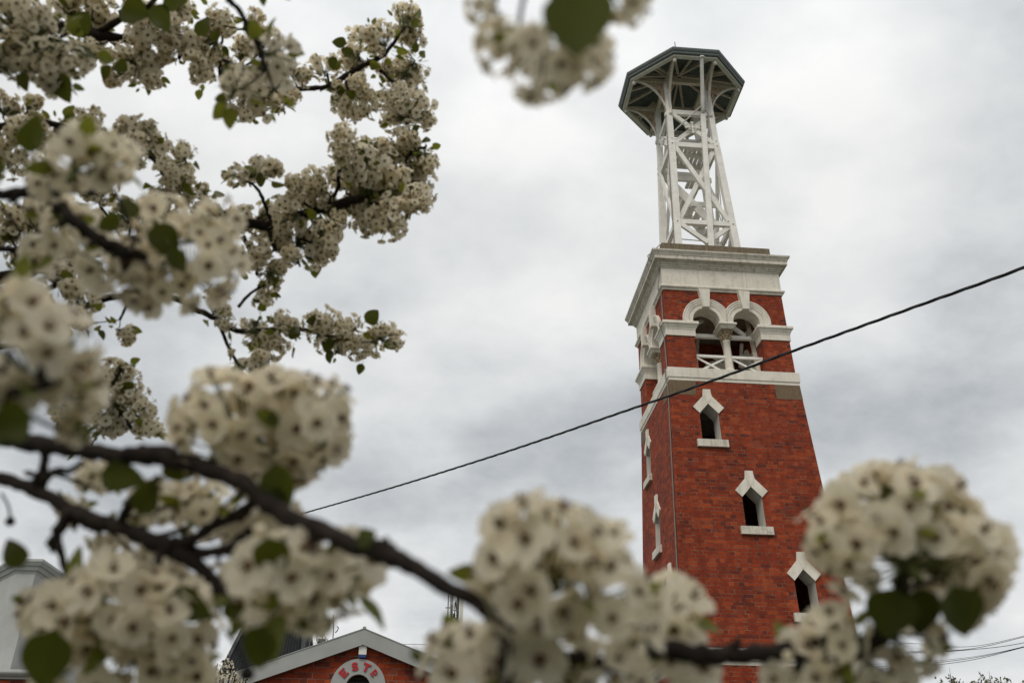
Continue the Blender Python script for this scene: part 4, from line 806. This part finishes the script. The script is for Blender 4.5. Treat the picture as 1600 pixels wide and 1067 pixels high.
MID = """160 20 40|250 30 36|292 52 34|150 75 28|190 96 32|237 112 38|212 108 28|255 62 30|300 96 32|330 62 32|334 22 32|290 18 30|215 40 34|205 10 30|225 130 22|120 18 36|350 40 28|150 40 30|270 88 28|180 120 18|130 70 30|318 118 22
395 150 46|430 92 40|395 45 30|440 132 34|470 108 26|415 172 30|372 130 28|368 80 28|448 160 22|380 180 14|410 75 30|350 105 24
505 106 22|560 62 20|622 38 34|636 58 30|598 70 30|560 86 30|545 100 24|552 152 34|572 140 26|524 142 16|600 112 26|632 128 32|640 165 36|620 186 32|660 172 26|630 216 22|655 236 30|626 232 26|536 228 30|548 248 26|580 45 22|640 35 22|610 145 24|570 165 22|535 160 18|645 105 22
495 288 30|570 260 36|600 272 40|640 272 42|662 252 26|602 242 30|395 265 26|368 274 19|412 262 25|500 315 26|530 252 28|560 290 40|600 308 46|640 288 40|576 342 34|605 345 34|482 322 36|452 332 34|480 370 40|502 388 30|442 382 32|352 342 34|382 350 30|402 400 30|430 432 26|412 466 20|470 300 26|545 330 34|520 345 30|620 320 36|560 235 24|655 310 26|465 405 24|512 365 28|540 280 30|585 225 22|412 335 28|430 360 28|325 330 26
345 482 28|352 502 18|412 532 30|428 545 22|400 512 26|460 515 22|505 508 32|532 524 26|560 540 26|582 540 20|606 524 28|385 580 25|360 546 9|512 535 22|545 508 20|528 552 14|440 500 18|590 515 18|405 548 20
140 186 20|142 206 20|215 200 38|198 226 36|246 232 22|285 240 22|270 285 36|320 296 16|42 186 26|10 172 30|230 215 26|270 265 28|288 268 20|300 310 24|255 310 28|160 215 22|25 210 34|10 245 36|60 215 28|40 160 22|90 195 26
20 332 36|50 312 30|100 440 32|112 462 28|82 482 30|130 508 24|190 516 22|15 365 34|60 350 32|100 330 30|150 340 30|95 410 28|130 420 28|140 470 22|110 495 24|35 400 26|200 335 30|150 300 30|240 330 28|90 300 28
180 582 26|202 620 30|180 652 36|216 660 30|165 612 26|150 582 22|200 590 22|228 640 20|140 640 28|120 700 26|235 670 16|160 670 26|100 645 26""".replace('\n', '|').split('|')
rm = random.Random(77); ALL = [(x, y, r, d, ax, True) for x, y, r, d, ax in NEAR]
def middepth(x, y):
    best = None
    for nm, (zt, pts, tws) in BR.items():
        for ps in [pts] + tws:
            for (a, b, d, r) in ps:
                if d < 1.5 and nm != 'near_whip': continue
                e_ = (a - x) ** 2 + (b - y) ** 2
                if best is None or e_ < best[0]: best = (e_, d)
    return best[1]
for s in MID:
    x, y, r = map(float, s.split()); d = middepth(x, y)
    if 345 < x < 480 and y < 190: d = rm.choice((1.09, 2.0, 2.0)) if 370 < x < 450 and y > 85 else 2.0
    ALL.append((x, y, r, d + rm.uniform(-.09, .09), None, False))
def nearest(p, minr=0):
    best = None
    for nm, S in BS.items():
        for q_, r in S:
            e_ = (q_ - p).length_squared
            if best is None or e_ < best[0]: best = (e_, nm, q_, r)
    return best
rc_ = random.Random(9); clusters = []; leaves = []
for (x, y, r, d, ax, near) in ALL:
    C = pix(x, y, d); e_, nm, q_, rb_ = nearest(C); rad = r / F * d
    if ax is None:
        dr = (C - q_); dr = dr.normalized() if dr.length > .2 * rad else Vector((0, -.3, .3))
        ax = (dr * .8 + Vector((rc_.gauss(0, .45), rc_.gauss(0, .45) - .15, rc_.gauss(0, .45) + .1))).normalized()
    else: ax = Vector(ax).normalized()
    root = C - ax * rad * .75
    dist = (root - q_).length
    if dist > rad * .25:
        md = (root + q_) / 2 + Vector((rc_.gauss(0, .08), rc_.gauss(0, .08), rc_.gauss(0, .08))) * dist
        rw = min(max(.0011, rb_ * .35), .0030)
        BMB[nm].tube([v - TB for v in catmull([q_, md, root], 4)], [rw * 1.3] + [rw] * 7 + [rw * .9], 7, 0)
    var = pick(rad, rc_, near and (y < 320 and d < .65 or 730 < y < 870 and .59 < d), near and d < 1)
    rotm = ax.to_track_quat('Z', 'Y').to_matrix() @ Matrix.Rotation(rc_.uniform(0, 6.28), 3, 'Z')
    clusters.append((r, nm, C, rotm, rad / (SPEC[var][0] + (.0015 if d < 1 else .0030)), var))
    for i in range(rc_.choice((1, 2, 2, 3)) if d > 1 else 0):
        dv = (-ax * .4 + Vector((rc_.gauss(0, .8), rc_.gauss(0, .8), rc_.gauss(0, .6)))).normalized()
        leaves.append((root + dv * rad * .35, dv, rc_.uniform(.35, .7), rc_.uniform(0, 6.28), nm, rc_.choice((0, 3, 6, 7, 8, 9, 10, 7, 9))))
for (x, y, ln, ang, d, up_) in ((903, 25, 128, -92, .37, 0), (440, 735, 85, -75, .52, 0), (432, 852, 80, -80, .46, 0), (418, 985, 80, -100, .45, 0), (95, 1000, 96, -105, .47, 0), (44, 866, 48, 118, .55, .9), (165, 872, 48, 5, .54, .4), (290, 925, 75, -25, .52, 0), (250, 905, 50, -60, .54, 0), (62, 235, 70, 70, .55, 0), (15, 270, 70, 185, .52, 0), (262, 368, 60, -60, .64, 0), (282, 398, 48, -60, .63, 0), (185, 352, 50, 200, .66, 0), (215, 335, 46, 120, .66, .3), (1378, 925, 90, -100, .475, 0), (1475, 922, 92, -80, .47, 0), (1425, 930, 76, -88, .485, .4), (838, 895, 40, -60, .43, .4), (455, 598, 34, 40, .60, 0), (432, 645, 30, -60, .54, .3), (572, 838, 42, 30, .46, .5), (235, 785, 62, 60, .55, .2), (100, 132, 50, -70, 1.27, 0), (45, 130, 36, -80, 1.25, 0), (205, 20, 56, -20, 1.35, 0), (250, 22, 50, -60, 1.35, 0), (270, 10, 40, 20, 1.35, 0), (132, 32, 36, -70, 1.5, 0), (172, 110, 28, -100, 1.7, 0), (190, 104, 28, -40, 1.7, 0), (318, 52, 34, 70, 1.6, .3), (365, 120, 28, 120, 1.1, 0), (355, 160, 22, 180, 1.1, 0), (415, 2, 20, -90, 1.1, 0), (452, -3, 18, -60, 1.1, 0), (60, 650, 75, 200, .40, 0), (30, 670, 80, 170, .41, 0), (140, 672, 36, 10, .45, 0), (190, 738, 70, -10, .57, .2), (275, 725, 60, -20, .57, .3), (440, 775, 60, -60, .52, .2), (655, 1010, 28, 120, .45, 0), (365, 945, 40, 20, .5, 0), (545, 85, 26, 150, 2.1, 0), (522, 100, 26, -90, 2.1, 0), (536, 70, 26, 170, 2.1, 0), (565, 945 - 370, 22, -110, 1.9, 0), (515, 535, 24, -100, 1.9, 0), (500, 500, 24, 190, 1.9, 0)):
    an = R(ang); dv = (CR * math.cos(an) + CU * math.sin(an)); c_ = pix(x, y, d); sz = ln / F * d / .062; e_, nm, q_, rb_ = nearest(c_)
    leaves.append((c_ - dv * (ln / F * d) * .55 - FWD * .012, dv, sz, ('face', up_), nm, rc_.randrange(6)))
for nm, mb in BMB.items(): BO[nm] = mb.build('branch', M['bark'], pear, fix=False)
# unseen rest of the crown, above and behind the camera, added to shade blossoms
rk = random.Random(61); crown = MB(); lim = []
for i in range(16):
    a = rk.uniform(0, 6.28); z0 = rk.uniform(2.3, 4.6); ln = rk.uniform(1.1, 2.3); b0 = Vector((0, 0, z0)); t0 = b0 + Vector((math.cos(a) * ln, math.sin(a) * ln, rk.uniform(.2, 1.0)))
    lim.append(catmull([b0, b0.lerp(t0, .5) + Vector((0, 0, .12)), t0], 8))
for tx, ty, tz in ((-.25, -.5, 3.0), (-.65, .15, 3.1), (-.4, -1.2, 2.8), (-1.0, -.4, 2.9), (.05, 0.0, 3.3), (-.9, .5, 3.3), (-1.3, -1.1, 2.7), (-.7, -.6, 3.3)):  # limbs over the camera, added to darken the blossoms below
    t0 = Vector((tx, ty, tz)) - TB; b0 = Vector((0, 0, tz - .6)); lim += [catmull([b0, b0.lerp(t0, .5) + Vector((rk.gauss(0, .1), rk.gauss(0, .1), .15)), t0], 8)] * 2
def hidden(p):
    q_ = p + TB - EYE; d = q_.dot(FWD)
    if d < .05: return (p + TB - EYE).length > .7
    x = q_.dot(CR) / d * F; y = q_.dot(CU) / d * F
    return abs(x) > 1000 or abs(y) > 720
for pth in lim:
    if not all(hidden(p) for p in pth): continue
    crown.tube(pth, [.035 - .0017 * i for i in range(len(pth))], 6, 3)
for i in range(780):
    p = rk.choice(lim)[rk.randrange(4, 17)] + Vector((rk.gauss(0, .16), rk.gauss(0, .16), rk.gauss(0, .16)))
    if not hidden(p): continue
    for k in range(22):
        c_ = p + Vector((rk.gauss(0, 1), rk.gauss(0, 1), rk.gauss(0, 1))).normalized() * .055; nr = (c_ - p).normalized(); e1 = nr.orthogonal().normalized(); e2 = nr.cross(e1); r_ = .021
        crown.add([c_ + (e1 * math.cos(k5 * .628) + e2 * math.sin(k5 * .628)) * r_ * (1 if k5 % 2 else .6) for k5 in range(10)], [tuple(range(10))], 0)
    for k in range(3):
        c_ = p + Vector((rk.gauss(0, .05), rk.gauss(0, .05), rk.gauss(0, .05))); e1 = Vector((rk.gauss(0, 1), rk.gauss(0, 1), rk.gauss(0, 1))).normalized(); e2 = e1.orthogonal().normalized()
        crown.add([c_, c_ + e1 * .025 + e2 * .02, c_ + e1 * .055, c_ + e1 * .025 - e2 * .02], [(0, 1, 2, 3)], 4)
crown.build('crown', [M['petal'], M['heart'], M['anther'], M['bark'], M['leaf']], pear, fix=False)
clusters.sort(key=lambda c: -c[0])
rest = MB()
for i, (r, nm, C, rotm, s, var) in enumerate(clusters):
    if i < 100:
        o = link('blossom_cluster', CLM[var], BO[nm]); o.matrix_local = Matrix.Translation(C - TB) @ rotm.to_4x4() @ Matrix.Scale(s, 4)
    else:
        b_ = CLB[var]; k0 = len(rest.v); rest.v += [tuple(C - TB + rotm @ (Vector(v) * s)) for v in b_.v]
        rest.f += [tuple(a + k0 for a in f) for f in b_.f]; rest.m += b_.m; rest.sm += b_.sm
o = rest.build('blossoms', CM, pear, fix=False); o['kind'] = 'stuff'
leaves.sort(key=lambda l: -(l[2] / max(.2, (l[0] - EYE).dot(FWD))))
lrest = MB()
for i, (p, dv, s, ro_, nm, var) in enumerate(leaves):
    if isinstance(ro_, tuple):
        nz = (-FWD + CU * ro_[1] * 1.5 + CR * rc_.uniform(-.3, .3)); nz = (nz - dv * nz.dot(dv)).normalized()
    else:
        nz = Vector((0, 0, 1)) if abs(dv.z) < .95 else Vector((0, 1, 0)); nz = (nz - dv * nz.dot(dv)).normalized(); nz = Matrix.Rotation(ro_, 3, dv) @ nz
    xx = dv.cross(nz).normalized(); rotm = Matrix(((xx.x, dv.x, nz.x), (xx.y, dv.y, nz.y), (xx.z, dv.z, nz.z)))
    if i < 100:
        o = link('leaf', LFM[var], BO[nm]); o.matrix_local = Matrix.Translation(p - TB) @ rotm.to_4x4() @ Matrix.Scale(s, 4)
    else:
        b_ = LFB[var]; k0 = len(lrest.v); lrest.v += [tuple(p - TB + rotm @ (Vector(v) * s)) for v in b_.v]
        lrest.f += [tuple(a + k0 for a in f) for f in b_.f]; lrest.m += [2 if (m_ == 0 and var > 5) else m_ for m_ in b_.m]; lrest.sm += b_.sm
o = lrest.build('leaves', LM + [M['leaf_young']], pear, fix=False); o['kind'] = 'stuff'
for (x, y, rx, d, stem, nm) in ((16, 814, 7, .62, (2, 770), 'lower'), (386, 1051, 11, .5, (352, 985), 'lower')):
    c_ = pix(x, y, d); r_ = rx / F * d; q = MB()
    q.lathe([(r_ * math.sin(math.pi * i / 10) * (1.15 if i < 6 else .95) + 1e-5, -r_ * 1.1 * math.cos(math.pi * i / 10)) for i in range(11)], c_ - TB, 12)
    q.tube([v - TB for v in catmull([pix(*stem, d), (pix(*stem, d) + c_) / 2 + CR * .002, c_], 4)], .0009, 6); q.build('fruit', M['fruit'], BO[nm])

# ------------------------------------------------------------------ flowering tree by the gable
ft0 = pix(322, 1100, 9.5); ft = empty('blossom_tree', (ft0.x, ft0.y, 0)); FO = Vector((ft0.x, ft0.y, 0))
tag(ft, 'small cream flowering tree in front of the dark roof and grey gable edge', 'tree')
q = MB(); q.tube([(0, 0, 0), (.03, 0, .8), (-.02, .02, 1.6), (0, 0, ft0.z - .1)], [.10, .08, .06, .03], 10)
rt = random.Random(4); tips = []
for i in range(34):
    x = rt.uniform(262, 385); top = 1028 + abs(x - 345) * .45 + rt.uniform(0, 34) if x < 352 else 1022 + rt.uniform(6, 30) + (x - 357) * 1.0
    tips.append((x, top, 9.5 + rt.uniform(-.35, .35)))
tips += [(357, 1023, 9.5), (350, 1030, 9.45), (371, 1057, 9.4), (340, 1036, 9.5), (325, 1044, 9.5), (303, 1056, 9.5)]
cr2 = MB()
for (x, y, d) in tips:
    t_ = pix(x, y, d) - FO; b_ = Vector((t_.x * .3 + rt.gauss(0, .05), t_.y * .3, ft0.z - rt.uniform(.2, .5))); path = catmull([b_, b_.lerp(t_, .5) + Vector((t_.x * .15, 0, -.05)), t_], 8)
    q.tube(path, [.016 - .0007 * i for i in range(len(path))], 5)
    for i in range(90):
        s_ = rt.random() ** .7; c_ = path[min(int(s_ * 16), 16)] + Vector((rt.gauss(0, 1), rt.gauss(0, 1), rt.gauss(0, 1))) * (.045 * (1.25 - s_ * .8)); nr = Vector((rt.gauss(0, 1), rt.gauss(0, 1) - .5, rt.gauss(0, 1))).normalized(); a = nr.orthogonal().normalized(); b = nr.cross(a)
        if rt.random() < .14:
            l_ = rt.uniform(.012, .024); cr2.add([c_ - a * l_, c_ + b * l_ * .6, c_ + a * l_, c_ - b * l_ * .6], [(0, 1, 2, 3)], 1)
        else:
            for k in range(5):
                th = k * 1.2566; e1 = a * math.cos(th) + b * math.sin(th); e2 = -a * math.sin(th) + b * math.cos(th); r_ = .0115
                cr2.add([c_, c_ + e1 * r_ * .7 + e2 * r_ * .5 + nr * .002, c_ + e1 * r_ + nr * .003, c_ + e1 * r_ * .7 - e2 * r_ * .5 + nr * .002], [(0, 1, 2, 3)], 0)
            cr2.add([c_ + nr * .003 + a * .003, c_ + nr * .003 - a * .0015 + b * .0026, c_ + nr * .003 - a * .0015 - b * .0026], [(0, 1, 2)], 2)
q.build('trunk', M['bark'], ft); cr2.build('crown', [M['petal'], M['leaf_far'], M['heart']], ft, fix=False)

# ------------------------------------------------------------------ leafy tree at the lower right corner
rt = random.Random(8); lt0 = pix(1560, 1180, 15); lt_ = empty('leafy_tree', (lt0.x, lt0.y, 0)); LO = Vector((lt0.x, lt0.y, 0))
tag(lt_, 'olive green treetop with sparse twigs at the bottom right corner', 'tree')
q = MB(); q.tube([(0, 0, 0), (.04, 0, 1.2), (0, .03, lt0.z - .4)], [.14, .11, .07], 10); cr3 = MB()
tips = [(1471, 1062), (1483, 1053), (1490, 1060), (1499, 1064), (1515, 1065), (1532, 1054), (1539, 1060), (1547, 1058), (1558, 1061), (1565, 1064), (1574, 1060), (1580, 1063), (1598, 1065), (1505, 1068), (1525, 1068), (1550, 1070), (1610, 1060), (1630, 1058), (1650, 1066), (1460, 1075), (1590, 1072), (1478, 1070)]
tips = [(x, y, 15 + rt.uniform(-.6, .6)) for x, y in tips] + [(rt.uniform(1440, 1690), rt.uniform(1075, 1150), 15 + rt.uniform(-1, 1)) for _ in range(50)]
for (x, y, d) in tips:
    t_ = pix(x, y, d) - LO; b_ = Vector((t_.x * .35, t_.y * .35, lt0.z - rt.uniform(.1, .6))); path = catmull([b_, b_.lerp(t_, .55) + Vector((t_.x * .1, 0, 0)), t_], 8); q.tube(path, [.02 - .0011 * i for i in range(len(path))], 5)
    for i in range(60):
        s_ = rt.random() ** .4; p_ = path[min(int(s_ * 16), 16)] + Vector((rt.gauss(0, 1), rt.gauss(0, 1), rt.gauss(0, .8))) * .035; dv = Vector((rt.gauss(0, 1), rt.gauss(0, 1), rt.gauss(0, 1) + .3)).normalized(); a = dv.orthogonal().normalized(); l_ = rt.uniform(.05, .085)
        cr3.add([p_, p_ + dv * l_ * .5 + a * l_ * .32, p_ + dv * l_, p_ + dv * l_ * .5 - a * l_ * .32], [(0, 1, 2, 3)])
    if y < 1060:
        for i in range(1):
            dv = Vector((rt.gauss(0, .5), 0, 1)).normalized(); q.tube([path[-3], path[-1] + dv * rt.uniform(.03, .12)], [.004, .002], 4)
q.build('trunk', M['bark'], lt_); cr3.build('crown', M['leaf_far'], lt_, fix=False)
